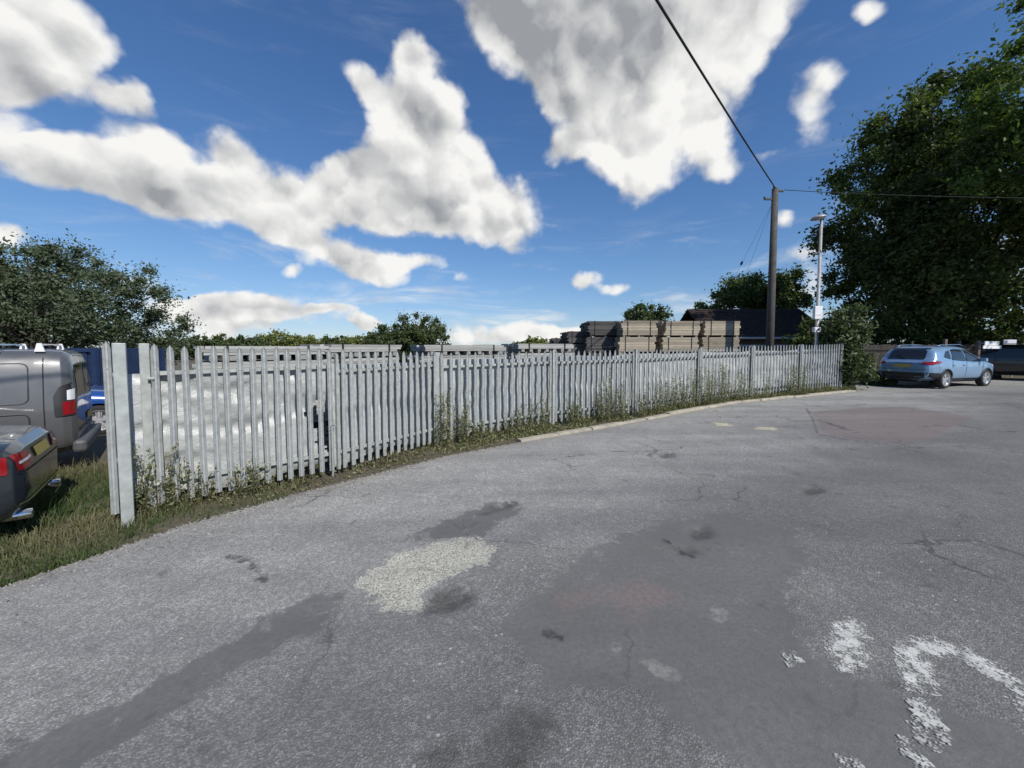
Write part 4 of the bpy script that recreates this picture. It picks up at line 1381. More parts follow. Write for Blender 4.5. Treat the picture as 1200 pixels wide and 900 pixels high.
    # roof rails
    for s in (-1, 1):
        MB().tube([(-1.4, s * .60, 1.62), (-1.2, s * .62, 1.68), (0, s * .64, 1.70), (.25, s * .62, 1.64)], .012, 6).build('roof_rail', PM, root, smooth=True)
    for x_ in xs:
        for s in (-1, 1): wheel(root, x_, s * (.91 - .115), wr, .21, 5, s)
    MB().tube([(-2.04, 0.0, 1.16), (-1.93, .25, 1.32)], .010, 5).build('wiper', TRIM, root)
    end_patch(B, 'tailgate_seam', [(-.70, .715), (.70, .715), (.70, .728), (-.70, .728)], SEAM, root, True, .006, .05)
    end_patch(B, 'tailgate_trim', [(-.30, .94), (.30, .94), (.30, .965), (-.30, .965)], CHROME, root, True, .012, .05)
    # dark underside
    MB().box((0, 0, .32), (3.6, 1.2, .22)).build('underbody', TRIM, root)
    # exhausts
    for s in (-1, 1): MB().tube([(-2.0, s * .5, .30), (-2.22, s * .5, .30)], .035, 10).build('exhaust', CHROME, root)
    return root


w0 = gp(1105, 455.5); hd = Vector((.955, .297, 0)).normalized(); rt = Vector((hd.y, -hd.x, 0))
# rear right wheel contact -> car centre
C = w0 + hd * 1.32 - rt * 0.82
hatch('parked_car', 'light blue metallic crossover car with silver wheels parked at the far right', (C.x, C.y, gz(C.x)), (hd.x, hd.y), (0.23, 0.37, 0.55))

w0 = gp(1186, 447)
hd2 = Vector((0.90, 0.43, 0)).normalized()
hatch('parked_car', 'black car at the right edge, beyond the nose of the light blue car', (23.9, 18.0, gz(24)), (0.75, -0.66), (0.012, 0.013, 0.016))


# --- grey van
def van():
    hd = Vector((-.74, -.67, 0)).normalized()
    lt = Vector((hd.y, -hd.x, 0))      # right-hand side of the vehicle
    if lt.dot(Vector((1, -1, 0))) < 0: lt = -lt
    near = gp(80, 566)                 # point on the ground below the near rear corner
    near = Vector((-6.45, 5.60, 0))
    C = near + hd * 2.45 - lt * 0.92
    root = car_root('parked_van', 'grey panel van with a red tail lamp and roof bars, parked left of the fence', 'van', (C.x, C.y, gz(C.x) - .02), (hd.x, hd.y))
    PM = paint('van_grey', (0.095, 0.096, 0.10), .42, .2)
    B = Body(top=[(-2.48, .9), (-2.475, 1.35), (-2.45, 1.68), (-2.41, 1.82), (-2.34, 1.875), (-2.2, 1.90), (1.0, 1.90), (1.3, 1.84), (1.6, 1.65), (1.95, 1.30), (2.1, 1.14), (2.3, 1.06), (2.43, .92), (2.48, .7)],
             bot=[(-2.48, .7), (-2.47, .50), (-2.43, .38), (-2.2, .32), (2.2, .28), (2.44, .36), (2.48, .55)],
             wid=[(-2.48, .76), (-2.465, .84), (-2.43, .90), (-2.35, .945), (-2.1, .965), (1.5, .965), (2.1, .92), (2.35, .78), (2.48, .5)],
             belt=1.05, H=1.93, tumble=.14, n=7, bulge=.008)
    wr = .335; xs = (-1.55, 1.55)
    body_obj(B, PM, root, xs, (wr + .05, wr), .965)
    # which local y sign faces the camera
    s = 1 if (Matrix.Rotation(math.atan2(hd.y, hd.x), 3, 'Z') @ Vector((0, 1, 0))).dot(lt) > 0 else -1
    DG = mat('van_shadow_groove', (0.03, 0.03, 0.032), .5)
    for sg in (-1, 1):
        def frame(x0, x1, z0, z1, t=.018, r=.09):
            o_ = rounded([(x0, z0), (x1, z0), (x1, z1), (x0, z1)], r, 6)
            pts = [(p[0], sg * (float(B.side(p[0], p[1])) - .002), p[1]) for p in o_]; pts.append(pts[0])
            MB().tube(pts, t * .5, 6, cap=False).build('panel_groove', DG, root, smooth=True)
        frame(-2.05, -.55, 1.14, 1.70)
        frame(-2.05, -.55, .62, 1.00)
        frame(-.40, .70, .62, 1.70)
        for x_ in (-2.19, -.48, .78):
            side_patch(B, 'door_seam', [(x_, .36), (x_ + .012, .36), (x_ + .012, 1.78), (x_, 1.78)], SEAM, root, sg, .003, .08)
        side_patch(B, 'side_rail', [(-1.6, 1.07), (-.5, 1.06), (-.5, 1.085), (-1.6, 1.09)], SEAM, root, sg, .004, .08)
        side_patch(B, 'sill_trim', [(-2.43, .34), (1.1, .34), (1.1, .46), (-2.43, .46)], TRIM, root, sg, .008, .1)
        side_patch(B, 'tail_lamp', [(-2.47, .93), (-2.28, .93), (-2.27, 1.22), (-2.33, 1.36), (-2.47, 1.42)], TRIM, root, sg, .010, .04, r=.02)
        l1 = side_patch(B, 'red_lens', [(-2.468, .95), (-2.36, .95), (-2.36, 1.13), (-2.468, 1.15)], REDL, root, sg, .016, .03)
        side_patch(B, 'clear_lens', [(-2.468, 1.16), (-2.40, 1.16), (-2.40, 1.30), (-2.468, 1.32)], CLEARL, root, sg, .016, .03)
        side_patch(B, 'front_window', [(.85, 1.15), (1.85, 1.12), (1.45, 1.62), (.85, 1.66)], GLASS, root, sg, .006, .06, r=.05)
        for x_ in xs: wheel(root, x_, sg * .85, wr, .21, 6, sg)
    for y0, y1 in ((-.80, -.01), (.01, .80)):
        end_patch(B, 'rear_window', [(y0 + .09, 1.20), (y1 - .09, 1.20), (y1 - .12, 1.66), (y0 + .12, 1.66)], GLASS, root, True, .006, .06, r=.05)
    end_patch(B, 'door_seam', [(-.006, .5), (.006, .5), (.006, 1.80), (-.006, 1.80)], SEAM, root, True, .004, .06)
    MB().box((-2.49, 0, .45), (.16, 1.74, .19)).build('rear_bumper', mat('matt_bumper', (0.07, 0.07, 0.078), 0.6), root, bevel=.05)
    end_patch(B, 'number_plate', [(-.55, .74), (-.03, .74), (-.03, .85), (-.55, .85)], PLATE, root, True, .014, .06)
    # roof bars with white brackets
    for x_ in (-2.15, -1.75, -1.30, -.85, 0.0):
        bar = MB().tube([(x_, -.72, 1.965), (x_, .72, 1.965)], .016, 8).build('roof_bar', CHROME, root)
        for sg in (-1, 1):
            MB().prism([(-.05, 0), (.05, 0), (.022, .12), (-.022, .12)], .05, Matrix.Translation((x_, sg * .75 + .025, 1.865)) @ Matrix.Rotation(R(90), 4, 'X')).build('bracket', WHITE, bar)
    return root


van()


# --- dark grey saloon in front of the van
def saloon(name, label, loc, hd, col, mirror=False):
    root = car_root(name, label, 'car', loc, hd)
    PM = paint(name + '_saloon_paint', col, .26, .15)
    B = Body(top=[(-2.33, .62), (-2.32, .80), (-2.28, .95), (-2.22, 1.015), (-2.12, 1.04), (-1.85, 1.07), (-1.6, 1.13), (-1.3, 1.24), (-.95, 1.34), (-.5, 1.41), (0, 1.43), (.3, 1.40), (.6, 1.30), (1.0, 1.10), (1.25, 1.0),
                   (1.7, .94), (2.05, .84), (2.25, .70), (2.33, .55)],
             bot=[(-2.33, .54), (-2.31, .40), (-2.22, .30), (-1.8, .24), (1.8, .20), (2.2, .26), (2.33, .42)],
             wid=[(-2.33, .50), (-2.315, .62), (-2.27, .74), (-2.18, .83), (-2.0, .89), (-1.5, .92), (1.5, .92), (1.9, .87), (2.15, .74), (2.33, .42)],
             belt=.93, H=1.43, tumble=.30, n=5, bulge=.012)
    wr = .33; xs = (-1.38, 1.38)
    body_obj(B, PM, root, xs, (wr + .045, wr), .92)
    for s in (-1, 1):
        side_patch(B, 'side_window', [(-1.25, 1.03), (-.22, .98), (-.22, 1.31), (-.6, 1.30), (-.95, 1.22)], GLASS, root, s, r=.04)
        side_patch(B, 'side_window', [(-.16, .98), (.85, .95), (.45, 1.21), (.15, 1.31), (-.16, 1.32)], GLASS, root, s, r=.04)
        side_patch(B, 'door_seam', [(-.20, .35), (-.188, .35), (-.188, .97), (-.20, .97)], SEAM, root, s, .004, .08)
        side_patch(B, 'door_seam', [(.95, .35), (.962, .35), (.962, .93), (.95, .93)], SEAM, root, s, .004, .08)
        side_patch(B, 'tail_lamp', [(-2.255, .76), (-1.97, .82), (-1.95, .88), (-2.05, .92), (-2.245, .92)], REDL, root, s, .010, .03, r=.02)
        end_patch(B, 'tail_lamp', [(s * .36, .80), (s * .70, .76), (s * .72, .92), (s * .45, .92)], REDL, root, True, .012, .03, r=.02)
        end_patch(B, 'lamp_strip', [(s * .42, .835), (s * .68, .82), (s * .68, .845), (s * .42, .86)], CLEARL, root, True, .018, .03)
        side_patch(B, 'head_lamp', [(1.75, .74), (2.15, .62), (2.12, .72), (1.85, .84)], CLEARL, root, s, .01, .04, r=.02)
        MB().tube([(-2.1, s * .55, .32), (-2.335, s * .55, .32)], .045, 12).build('exhaust', CHROME, root, smooth=True)
        MB().box((.68, s * 1.0, .99), (.12, .18, .12)).build('door_mirror', PM, root, bevel=.03)
        MB().box((-.35, s * (float(B.side(-.35, .82)) + .018), .82), (.18, .03, .025)).build('door_handle', PM, root, bevel=.008)
    end_patch(B, 'number_plate', [(-.24, .80), (.24, .80), (.24, .90), (-.24, .90)], PLATE, root, True, .014, .05)
    end_patch(B, 'rear_window', [(-.48, 1.12), (.48, 1.12), (.42, 1.34), (-.42, 1.34)], GLASS, root, True, .008, .05, r=.03)
    end_patch(B, 'boot_seam', [(-.70, .735), (.70, .735), (.70, .747), (-.70, .747)], SEAM, root, True, .006, .05)
    end_patch(B, 'bumper_strip', [(-.68, .435), (.68, .435), (.68, .455), (-.68, .455)], CHROME, root, True, .012, .05)
    end_patch(B, 'bumper_lower', [(-.60, .32), (.60, .32), (.62, .42), (-.62, .42)], TRIM, root, True, .010, .05)
    end_patch(B, 'windscreen', [(-.62, 1.03), (.62, 1.03), (.50, 1.33), (-.50, 1.33)], GLASS, root, False, .008, .06, r=.03)
    end_patch(B, 'grille', [(-.35, .45), (.35, .45), (.38, .62), (-.38, .62)], TRIM, root, False, .01, .06, r=.03)
    for x_ in xs:
        for s in (-1, 1): wheel(root, x_, s * .81, wr, .2, 5, s)
    MB().box((0, 0, .30), (3.8, 1.2, .2)).build('underbody', TRIM, root)
    return root


hd = Vector((-.76, -.65, 0)).normalized(); lt = Vector((-hd.y, hd.x, 0))
if lt.dot(Vector((1, -1, 0))) < 0: lt = -lt
near = Vector((-4.52, 3.45, 0))
C = near + hd * 2.30 - lt * 0.75
saloon('parked_car', 'dark grey saloon car at the left edge with its boot towards the gate', (C.x, C.y, gz(C.x) - .03), (hd.x, hd.y), (0.028, 0.036, 0.044))

# --- blue car glimpsed between the van and the gate post: near front wheel centre at (117, 497)
hd = Vector((.76, .65, 0)).normalized(); lt = Vector((hd.y, -hd.x, 0))
c = at(117, 498, 8.4)
C = Vector((c.x, c.y, 0)) - hd * 1.38 - lt * 0.81
saloon('parked_car', 'bright blue car with a spoked silver wheel, between the van and the gate post', (C.x, C.y, gz(C.x)), (hd.x, hd.y), (0.02, 0.07, 0.26))

# ------------------------------------------------------------------ trees
def crown_pts(rng, n_cl, per, ell, cl_r, surf=0.45, flat=0.8, bottom=-0.8, gap=0.0, gapscale=0.35):
    """ell: (cx,cy,cz,rx,ry,rz) list; returns cluster centres and leaf points"""
    E = np.array(ell); vol = E[:, 3] * E[:, 4] * E[:, 5]; vol /= vol.sum()
    cc = []
    while len(cc) < n_cl:
        e = E[rng.choice(len(E), p=vol)]
        v = rng.normal(size=3); v /= np.linalg.norm(v)
        r = rng.uniform() ** surf
        v = v * r
        if v[2] < bottom: continue
        p = e[:3] + v * e[3:]
        if gap and mnoise.noise(Vector(p * gapscale)) < -0.35 + gap: continue
        cc.append(p)
    cc = np.array(cc)
    sz = cl_r * rng.uniform(0.6, 1.35, len(cc))
    k = rng.integers(0, len(cc), n_cl * per)
    d = rng.normal(size=(n_cl * per, 3)); d /= np.linalg.norm(d, axis=1)[:, None]
    d *= np.minimum(1.2, np.abs(rng.normal(0, .60, n_cl * per)))[:, None]
    d *= (1 + .35 * np.sin(d[:, :1] * 7 + k[:, None]))
    d[:, 2] *= flat
    P = cc[k] + d * sz[k][:, None]
    return cc, P, k


def tree(name, label, cat, base, ell, n_cl, per, cl_r, leaf, m, bark, seed, trunk_r=0.3, group=None, surf=0.45, gap=0.0, limbs=22, aspect=0.55, flat=0.8, bottom=-0.8, fork=0.35, tone_c=0.35, gapscale=0.35):
    rng = np.random.default_rng(seed)
    base = Vector(base)
    root = empty(name, base)
    tag(root, label, cat, group)
    cc, P, k = crown_pts(rng, n_cl, per, ell, cl_r, surf, flat, bottom, gap, gapscale)
    cl_t = rng.uniform(0, 1, len(cc))
    tone = np.clip(cl_t[k] * tone_c + rng.uniform(0, 1 - tone_c, len(P)) , 0, 1)
    V, tn = leaves(P, leaf, rng, aspect, 0.35, tone)
    o = link('crown', quads_mesh('crown', V, tn), m, root)
    # trunk and limbs
    E = np.array(ell)
    top = E[:, 2].max() * 0.9
    cen = E[0]
    mb = MB()
    hb = max(0.3, (E[0, 2] - E[0, 5]) + 2 * E[0, 5] * fork)
    k2 = Vector((cen[0] * 0.25 * 0, 0, 0))
    tr = [Vector((0, 0, -0.3)), Vector((0.02, 0.02, hb * 0.4)), Vector((cen[0] * .3, cen[1] * .3, hb))]
    mb.tube(tr, [trunk_r * 1.25, trunk_r, trunk_r * 0.75], 10)
    idx = rng.choice(len(cc), min(limbs, len(cc)), replace=False)
    for j in idx:
        e = Vector(cc[j]); s = tr[1].lerp(tr[2], float(rng.uniform(.3, 1)))
        mid = s.lerp(e, .5) + Vector((0, 0, float(rng.uniform(-.1, .25)) * (e - s).length)) * .5
        q = s.lerp(mid, .5) + Vector(rng.normal(size=3) * .08 * (e - s).length * .3)
        r0 = trunk_r * float(rng.uniform(.25, .45))
        mb.tube([s, q, mid, e], [r0, r0 * .75, r0 * .5, r0 * .12], 6)
    mb.build('trunk', bark, root, smooth=True)
    return root


BARK = mat('bark', (0.09, 0.075, 0.06), 0.9, vary=0.3, vscale=5, bump=0.8, bscale=12)
L_DARK = leafmat('leaves_grey_green', (0.045, 0.065, 0.038), (0.140, 0.170, 0.100), .3)
L_BIG = leafmat('leaves_deep_green', (0.036, 0.056, 0.018), (0.135, 0.165, 0.052), .4)
L_BRIGHT = leafmat('leaves_fresh_green', (0.045, 0.080, 0.018), (0.17, 0.22, 0.055), .4)
L_MID = leafmat('leaves_mid_green', (0.040, 0.065, 0.018), (0.135, 0.17, 0.055), .3)
L_FAR = leafmat('leaves_far_yellow_green', (0.09, 0.115, 0.035), (0.25, 0.27, 0.09), .3)
L_FARD = leafmat('leaves_far_dark_green', (0.040, 0.065, 0.028), (0.125, 0.155, 0.065), .3)


def cpos(px, py, dep):
    p = at(px, py, dep); return p


# left big bushy tree
def lefttree():
    d = 22.0
    b = at(50, 410, d); g = gz(b.x)
    zc = lambda y, dd=d: at(0, y, dd).z - g
    ell = [(0, 0, 4.2, 7.2, 4.0, 3.9), (-5.5, 1, 4.5, 5.0, 4.0, 4.0), (4.6, 0, 3.3, 3.4, 3.2, 3.0), (-1.0, 0, 5.2, 3.6, 3, 3.2)]
    tree('broad_tree', 'broad dark grey green tree behind the van and container at the left', 'tree', (b.x, d, g), ell, 400, 330, 0.85, 0.085, L_DARK, BARK, 4, 0.32, surf=.40, limbs=40, bottom=-1, fork=.2, gap=.08)


lefttree()


# big dark tree on the right
def bigtree():
    d = 23.0
    b = at(1095, 410, d); g = gz(b.x)
    ell = [(0.6, 0, 9.4, 6.6, 5.6, 7.6), (-1.9, -1, 5.6, 4.4, 4.5, 4.0), (3.5, 0, 7.0, 6.5, 5, 6.4), (0.8, 0, 13.6, 4.6, 4.2, 3.9), (-3.3, 0, 9.4, 3.2, 3.6, 4.4), (-3.2, 0, 5.2, 2.9, 3, 3.2), (-1.6, 0, 13.4, 3.2, 3, 3.0)]
    tree('large_tree', 'very large dark green tree towering over the blue car at the right', 'tree', (b.x, d, g), ell, 560, 330, 0.98, 0.115, L_BIG, BARK, 8, 0.42, surf=.38, limbs=60, bottom=-.95, fork=.15, gap=.03, tone_c=.55, aspect=.6)
    # nearer lighter tree reaching in from the right edge
    d = 16.0
    b = at(1290, 410, d); g = gz(b.x)
    ell = [(0, 0, 12.6, 4.9, 4.2, 5.4), (1.5, 0, 9.0, 4.4, 4.0, 3.0), (-1.2, 0, 9.6, 4.4, 3, 2.6)]
    tree('leafy_tree', 'lighter green tree whose outer branches reach in at the top right corner', 'tree', (b.x, d, g), ell, 260, 260, 0.85, 0.11, L_BRIGHT, BARK, 9, 0.35, surf=.42, limbs=40, bottom=-.9, fork=.2, gap=.10, tone_c=.5)


bigtree()

# mid distance trees behind the shed and the timber
for (px, tp, bp, hw, dep, mt, lab, sd, nc) in (
        (888, 311, 372, 50, 34, L_MID, 'green tree behind the utility pole and the brown roof', 21, 110),
        (826, 352, 385, 22, 38, L_FARD, 'small dark tree left of the roof, over the right timber stack', 22, 40),
        (757, 354, 385, 25, 40, L_FARD, 'small rounded tree rising just behind the left pale timber stack', 23, 46)):
    b = at(px, 400, dep); g = gz(b.x)
    zt = at(px, tp, dep).z - g; zb = at(px, bp, dep).z - g
    rx = hw / F * dep
    ell = [(0, 0, (zt + zb) / 2, rx, rx * .8, (zt - zb) / 2), (rx * .35, 0, (zt + zb) / 2 - (zt - zb) * .15, rx * .7, rx * .6, (zt - zb) * .38), (-rx * .3, 0, (zt + zb) / 2 - .2 * (zt - zb), rx * .7, rx * .6, (zt - zb) * .35)]
    tree('garden_tree', lab, 'tree', (b.x, dep, g), ell, nc, 200, rx * .24, 0.15, mt, BARK, sd, .22, surf=.42, limbs=24, bottom=-1, fork=.1, gap=.10, gapscale=.8)

# far tree line
far = [(232, 394, 16, 70, L_FARD), (262, 392, 15, 78, L_MID), (292, 393, 15, 74, L_FARD), (330, 387.5, 24, 80, L_FAR), (362, 394, 14, 70, L_FAR), (392, 394, 16, 76, L_MID), (415, 391, 13, 82, L_FAR),
       (432, 388, 8, 80, L_FAR), (205, 396, 14, 66, L_FARD), (178, 396, 14, 60, L_FARD), (638, 396, 20, 60, L_FAR), (620, 399, 16, 66, L_MID), (150, 397, 16, 64, L_FARD)]
place = ['', '', '', '', '', '', '', '', '', '', '', '', '']
lab_far = ['dark low tree in the far tree line above the left gate leaf', 'mid green low tree in the tree line, second from the big left tree', 'dark low tree left of the rounded yellow green one in the tree line',
           'largest rounded yellow green tree in the far tree line', 'yellow green tree just right of the largest rounded one', 'mid green tree above the gate meeting stile', 'yellow green tree left of the thin pale upright one',
           'narrow upright pale tree touching the dark twin trees', 'dark far tree at the right foot of the big left tree', 'dark far tree behind the gate hinge post', 'yellow green hedge like tree left of the stepped dark timber',
           'mid green low tree left of the yellow green one beside the timber', 'dark far tree seen beyond the corner post']
for i, (px, tp, hw, dep, mt) in enumerate(far):
    b = at(px, 405, dep); g = gz(b.x); zt = at(px, tp, dep).z - g; rx = hw / F * dep
    ell = [(0, 0, zt * .53, rx * 1.25, rx * .8, zt * .47), (rx * .7, 0, zt * .45, rx * .8, rx * .6, zt * .42), (-rx * .7, 0, zt * .45, rx * .8, rx * .6, zt * .42)]
    tree('distant_tree', lab_far[i], 'tree', (b.x, dep, g), ell, 80, 130, rx * .24, 0.24, mt, BARK, 40 + i, .2, 'far tree line beyond the yard', surf=.45, limbs=8, bottom=-1, fork=.1)
for (px, tp, hw, lab, sd) in ((458, 380, 28, 'lower left one of the twin dark trees behind the right gate leaf', 61), (491, 368, 33, 'taller right one of the twin dark trees behind the right gate leaf', 62)):
    dep = 48
    b = at(px, 405, dep); g = gz(b.x); zt = at(px, tp, dep).z - g; rx = hw / F * dep
    ell = [(0, 0, zt * .52, rx, rx * .8, zt * .48), (rx * .3, 0, zt * .4, rx * .75, rx * .6, zt * .4), (-rx * .3, 0, zt * .4, rx * .75, rx * .6, zt * .4)]
    tree('dark_tree', lab, 'tree', (b.x, dep, g), ell, 170, 200, rx * .20, 0.15, L_FARD, BARK, sd, .2, surf=.5, limbs=24, bottom=-1, fork=.1)


# ------------------------------------------------------------------ bush at the end of the fence
def bush(name, label, px, tp, w_px, dep, n_cl, per, leaf, m, seed, ell=None, cat='bush', clr=.3, asp=.4):
    b = at(px, 420, dep); g = gz(b.x)
    h = at(px, tp, dep).z - g; rx = w_px / 2 / F * dep
    if ell is None:
        ell = [(0, 0, h * .45, rx, rx, h * .45), (rx * .35, -.2, h * .7, rx * .5, rx * .5, h * .3), (-rx * .3, 0, h * .68, rx * .45, rx * .4, h * .24), (0.1, -.3, h * .22, rx * 1.0, rx * .8, h * .22)]
    return tree(name, label, cat, (b.x, dep, g), ell, n_cl, per, clr, leaf, m, BARK, seed, .06, surf=.5, limbs=22, aspect=asp, bottom=-1.1, fork=.05)


bush('leafy_bush', 'tall grey green bush at the far end of the fence, left of the blue car', 988, 350, 46, 15.4, 120, 130, 0.085, leafmat('bush_leaves', (0.040, 0.060, 0.025), (0.15, 0.18, 0.085), .25), 71)
bush('leafy_bush', 'green bush behind the fence under the lamp post, in front of the roof', 952, 364, 52, 17.0, 60, 110, 0.10, MATS['leaves_mid_green'], 72)
bush('low_bush', 'low pale weedy bush on the road edge at the foot of the dark fence', 1022, 436, 36, 16.6, 40, 80, 0.06, MATS['bush_leaves'], 73)
bush('hedge_bush', 'dark green hedge bush behind the strip signs and the nose of the blue car', 1168, 400, 60, 21.5, 60, 120, 0.11, MATS['leaves_deep_green'], 74)
bush('hedge_bush', 'dark undergrowth beneath the large tree behind the dark board fence', 1085, 372, 220, 21.5, 170, 150, 0.11, MATS['leaves_deep_green'], 75, ell=[(0, 0, 1.6, 5.2, 1.2, 1.5), (-1.5, 0, 2.4, 2.5, 1.0, 1.0), (2, 0, 2.2, 2.5, 1.0, 1.0)], clr=.5)
bush('flowering_bush', 'pale blossoming shrub above the notice board', 1186, 389, 36, 26.0, 30, 90, 0.10, leafmat('blossom', (0.16, 0.19, 0.10), (0.75, 0.75, 0.66), .3), 76)

# ------------------------------------------------------------------ weeds along the fence
L_WEED = leafmat('weed_leaves', (0.085, 0.100, 0.045), (0.27, 0.27, 0.14), .35)
L_STALK = leafmat('dry_stalks', (0.10, 0.085, 0.05), (0.30, 0.25, 0.15), .2)


def strip_quads(rng, bases, h, lean, w):
    """thin blades: two quads each"""
    N = len(bases)
    a = rng.uniform(0, 2 * np.pi, N); ln = lean * rng.uniform(.2, 1, N)
    d = np.stack([np.cos(a), np.sin(a), np.zeros(N)], 1)
    b = rng.uniform(0, 2 * np.pi, N); s = np.stack([np.cos(b), np.sin(b), np.zeros(N)], 1) * w[:, None] * .5
    up = np.array([0, 0, 1.0])
    p0 = bases; p1 = bases + d * (ln * h * .35)[:, None] + up * (h * .6)[:, None]; p2 = bases + d * (ln * h)[:, None] + up * (h * (1 - .25 * ln))[:, None]
    q1 = np.stack([p0 - s, p0 + s, p1 + s * .8, p1 - s * .8], 1)
    q2 = np.stack([p1 - s * .8, p1 + s * .8, p2 + s * .1, p2 - s * .1], 1)
    return np.concatenate([q1, q2]), p2


ORD = ['first', 'second', 'third', 'fourth', 'fifth', 'sixth', 'seventh', 'eighth']
_wc = {}


def weed(px, py, h, seed, leafy=1.0, spread=.16, parent_label=None, off=0.0):
    rng = np.random.default_rng(seed)
    g = gp(px, py)
    root = empty('tall_weed', (g.x, g.y, g.z))
    where = 'left gate leaf by the hinge post' if px < 320 else 'gate jamb post' if px < 580 else 'first bay of fence' if px < 650 else 'second bay of fence' if px < 745 else \
        'third bay of fence, below the timber' if px < 820 else 'fourth bay of fence' if px < 882 else 'far bays of fence near the bush'
    _wc[where] = _wc.get(where, -1) + 1
    tag(root, 'spindly weed, %s from the left against the %s' % (ORD[_wc[where]], where), 'weed', 'tall weeds along the fence')
    ns = int(rng.integers(6, 12))
    mb = MB(); LP = []
    for k in range(ns):
        a = rng.uniform(0, 6.28); r = spread * rng.uniform(0, 1)
        b = Vector((math.cos(a) * r * 1.4, math.sin(a) * r * .6, 0))
        hh = h * rng.uniform(.45, 1.08)
        t = b + Vector((rng.uniform(-.16, .16), rng.uniform(-.06, .06), hh))
        m_ = b.lerp(t, .5) + Vector((rng.uniform(-.03, .03), 0, 0))
        mb.tube([b, m_, t], [.004, .003, .0015], 4, cap=False)
        n = int(70 * leafy * hh)
        for j in range(n):
            u = rng.uniform(.08, 1)
            p = b.lerp(t, u)
            LP.append([p.x + rng.normal() * .045 * (1.3 - u), p.y + rng.normal() * .03, p.z + rng.normal() * .01])
    mb.build('stems', L_STALK, root)
    V, tn = leaves(np.array(LP), .024, rng, .38, .1)
    link('foliage', quads_mesh('foliage', V, tn), L_WEED, root)
    return root


wd = [(166, 606, .85), (185, 603, .7), (207, 599, .65), (246, 590, .5), (282, 583, .45), (300, 580, .4),
      (517, 526, .85), (528, 524, .9), (541, 521, .75), (553, 520, .5), (562, 518, .4), (598, 511, .6), (615, 508, .45), (628, 506, .75), (640, 503, .5), (668, 500, .6), (676, 498, .5),
      (704, 496, .7), (713, 495, .95), (722, 494, 1.05), (730, 493, .8), (752, 490, .6), (766, 487, .8), (778, 485, .9), (790, 483, .85), (800, 482, .8), (812, 480, 1.0),
      (826, 478, 1.05), (834, 477, 1.1), (844, 475.5, 1.15), (855, 474, 1.0), (864, 473, .95), (874, 472, .9), (886, 471, .6), (900, 469, .7), (925, 465.5, .9), (934, 465, 1.1), (943, 464, .95), (955, 463, .5)]
for i, (x, y, h) in enumerate(wd):
    weed(x, y - 1.5, h * (1.12 if x > 500 else 1.0), 200 + i)


def undergrowth():
    rng = np.random.default_rng(5)
    x0 = gp(215, 615).x; x1 = KP[-1].x + .5
    fx = np.array([pos[k][0].x for k in ('corner', 'hinge', 'meet', 'jamb', 'b1', 'b2', 'b3', 'b4', 'b5', 'b6')])
    fy = np.array([pos[k][0].y for k in ('corner', 'hinge', 'meet', 'jamb', 'b1', 'b2', 'b3', 'b4', 'b5', 'b6')])
    N = 30000
    x = rng.uniform(x0, x1, N)
    ky = kerb_y(x); f = np.interp(x, fx, fy) + .25
    y = ky + .12 + rng.beta(1.6, 1.3, N) * np.maximum(.05, f - ky - .12)
    den = np.array([mnoise.noise(Vector((a * 1.3, b * 1.3, 3))) for a, b in zip(x, y)])
    dens = np.clip((x - gp(450, 550).x) / 1.0, 0.25, 1) * np.clip(.55 + den * 1.2, 0.05, 1)
    k = rng.uniform(size=N) < dens
    x = x[k]; y = y[k]; den = den[k]
    z = .012 * x - .005
    near_f = np.clip(1 - np.abs(np.interp(x, fx, fy) - y) / .45, 0.2, 1)
    h = (rng.uniform(.05, .17, len(x)) * (1 + 1.2 * np.clip(den, 0, 1))) * near_f * 1.3
    B = np.stack([x, y, z], 1)
    V1, tip = strip_quads(rng, B, h, .6, np.full(len(x), .009))
    t1 = np.tile(rng.uniform(0, .8, len(x)), 2)
    o = link('undergrowth', quads_mesh('undergrowth', V1, t1), leafmat('dry_grass', (0.075, 0.075, 0.035), (0.34, 0.28, 0.17), .25))
    tag(o, 'strip of dry grass and low weeds between fence and kerb', kind='stuff')
    M = 15000
    j = rng.integers(0, len(x), M)
    P = B[j] + rng.normal(size=(M, 3)) * np.array([.06, .05, 0]) ; P[:, 2] = B[j, 2] + rng.uniform(0, 1, M) * np.maximum(.05, h[j] * 1.1)
    V2, t2 = leaves(P, .026, rng, .6, .6)
    o = link('low_weeds', quads_mesh('low_weeds', V2, t2), L_WEED)
    tag(o, 'low leafy weeds spreading along the foot of the fence', kind='stuff')


undergrowth()


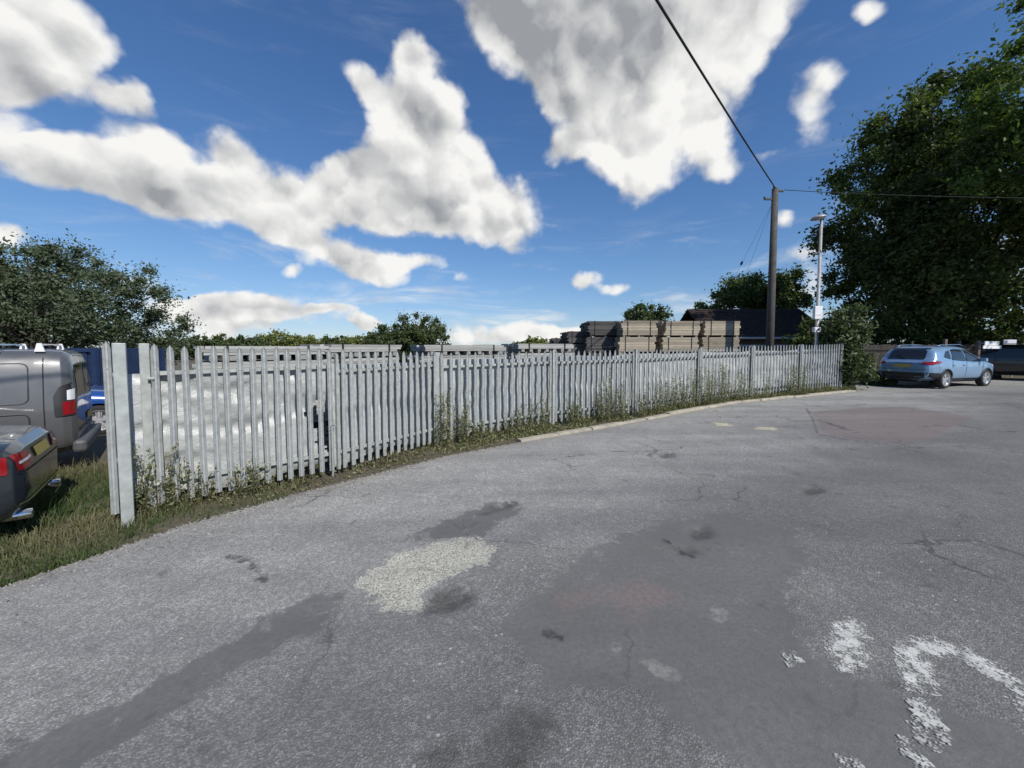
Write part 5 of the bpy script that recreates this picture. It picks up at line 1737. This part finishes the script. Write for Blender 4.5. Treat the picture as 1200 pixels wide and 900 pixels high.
def verge():
    rng = np.random.default_rng(9)
    N = 110000
    x = rng.uniform(-12, gp(330, 585).x, N)
    ky = kerb_y(x)
    y = ky + rng.uniform(-.04, 1, N) ** 1.2 * 4.2
    y = np.where(np.isnan(y), ky, y)
    # limit: parking strip with cars is thinner
    den = np.array([mnoise.noise(Vector((a * .9, b * .9, 7))) for a, b in zip(x, y)])
    den2 = np.array([mnoise.noise(Vector((a * 4, b * 4, 1))) for a, b in zip(x, y)])
    right = x > -3.7
    p = np.clip(.75 + den * .8 + den2 * .5, .05, 1)
    p = np.where(right, p * .28, p)
    k = rng.uniform(size=N) < p
    x = x[k]; y = y[k]; den = den[k]; den2 = den2[k]
    d = y - kerb_y(x)
    h = rng.uniform(.025, .065, len(x)) * (1 + np.clip(d, 0, 1.2) * 1.3) * (1 + .8 * np.clip(den2, 0, 1))
    h = np.where(rng.uniform(size=len(x)) < .03, h * 2.2, h)
    B = np.stack([x, y, .012 * x - .012], 1)
    V, tip = strip_quads(rng, B, h, .8, np.full(len(x), .008))
    brown = np.clip(.14 + (den + .35) * 1.1 * np.clip(d * 1.2, 0, 1) + rng.uniform(-.15, .25, len(x)), 0, 1)
    o = link('verge_grass', quads_mesh('verge_grass', V, np.tile(brown, 2)), leafmat('verge_grass_blades', (0.045, 0.085, 0.022), (0.22, 0.185, 0.11), .25))
    tag(o, 'rough green and brown grass on the verge by the parked cars', kind='stuff')


verge()


def litter():
    """loose stones along the stripped left edge of the road"""
    rng = np.random.default_rng(12)
    n = 2600
    x = rng.uniform(-7, gp(480, 550).x, n); d = rng.exponential(.35, n)
    y = kerb_y(x) - d + .1
    s = rng.uniform(.003, .008, n)
    V = []
    for i in range(n):
        c = np.array([x[i], y[i], .012 * x[i] + (undul(x[i], y[i]) + .004 if d[i] > .1 else -.01) + s[i] * .3])
        a = rng.uniform(0, 6.28); ca, sa = math.cos(a), math.sin(a)
        e = np.array([1.3, .9, .7]) * s[i]
        p = np.array([[-1, -1, -1], [1, -1, -1], [1, 1, -1], [-1, 1, -1], [-.7, -.6, 1], [.6, -.7, 1], [.7, .6, 1], [-.6, .7, 1]]) * e
        p = p + rng.normal(size=p.shape) * s[i] * .15
        q = np.stack([p[:, 0] * ca - p[:, 1] * sa, p[:, 0] * sa + p[:, 1] * ca, p[:, 2]], 1) + c
        for f in ((4, 5, 6, 7), (0, 1, 5, 4), (1, 2, 6, 5), (2, 3, 7, 6), (3, 0, 4, 7)): V.append(q[list(f)])
    V = np.array(V)
    o = link('loose_gravel', quads_mesh('loose_gravel', V, np.repeat(rng.uniform(0, 1, n), 5)), leafmat('stone_chips', (0.10, 0.095, 0.09), (0.34, 0.33, 0.31), 0.0, .9))
    tag(o, 'loose stone chips along the broken left edge of the road', kind='stuff')


litter()
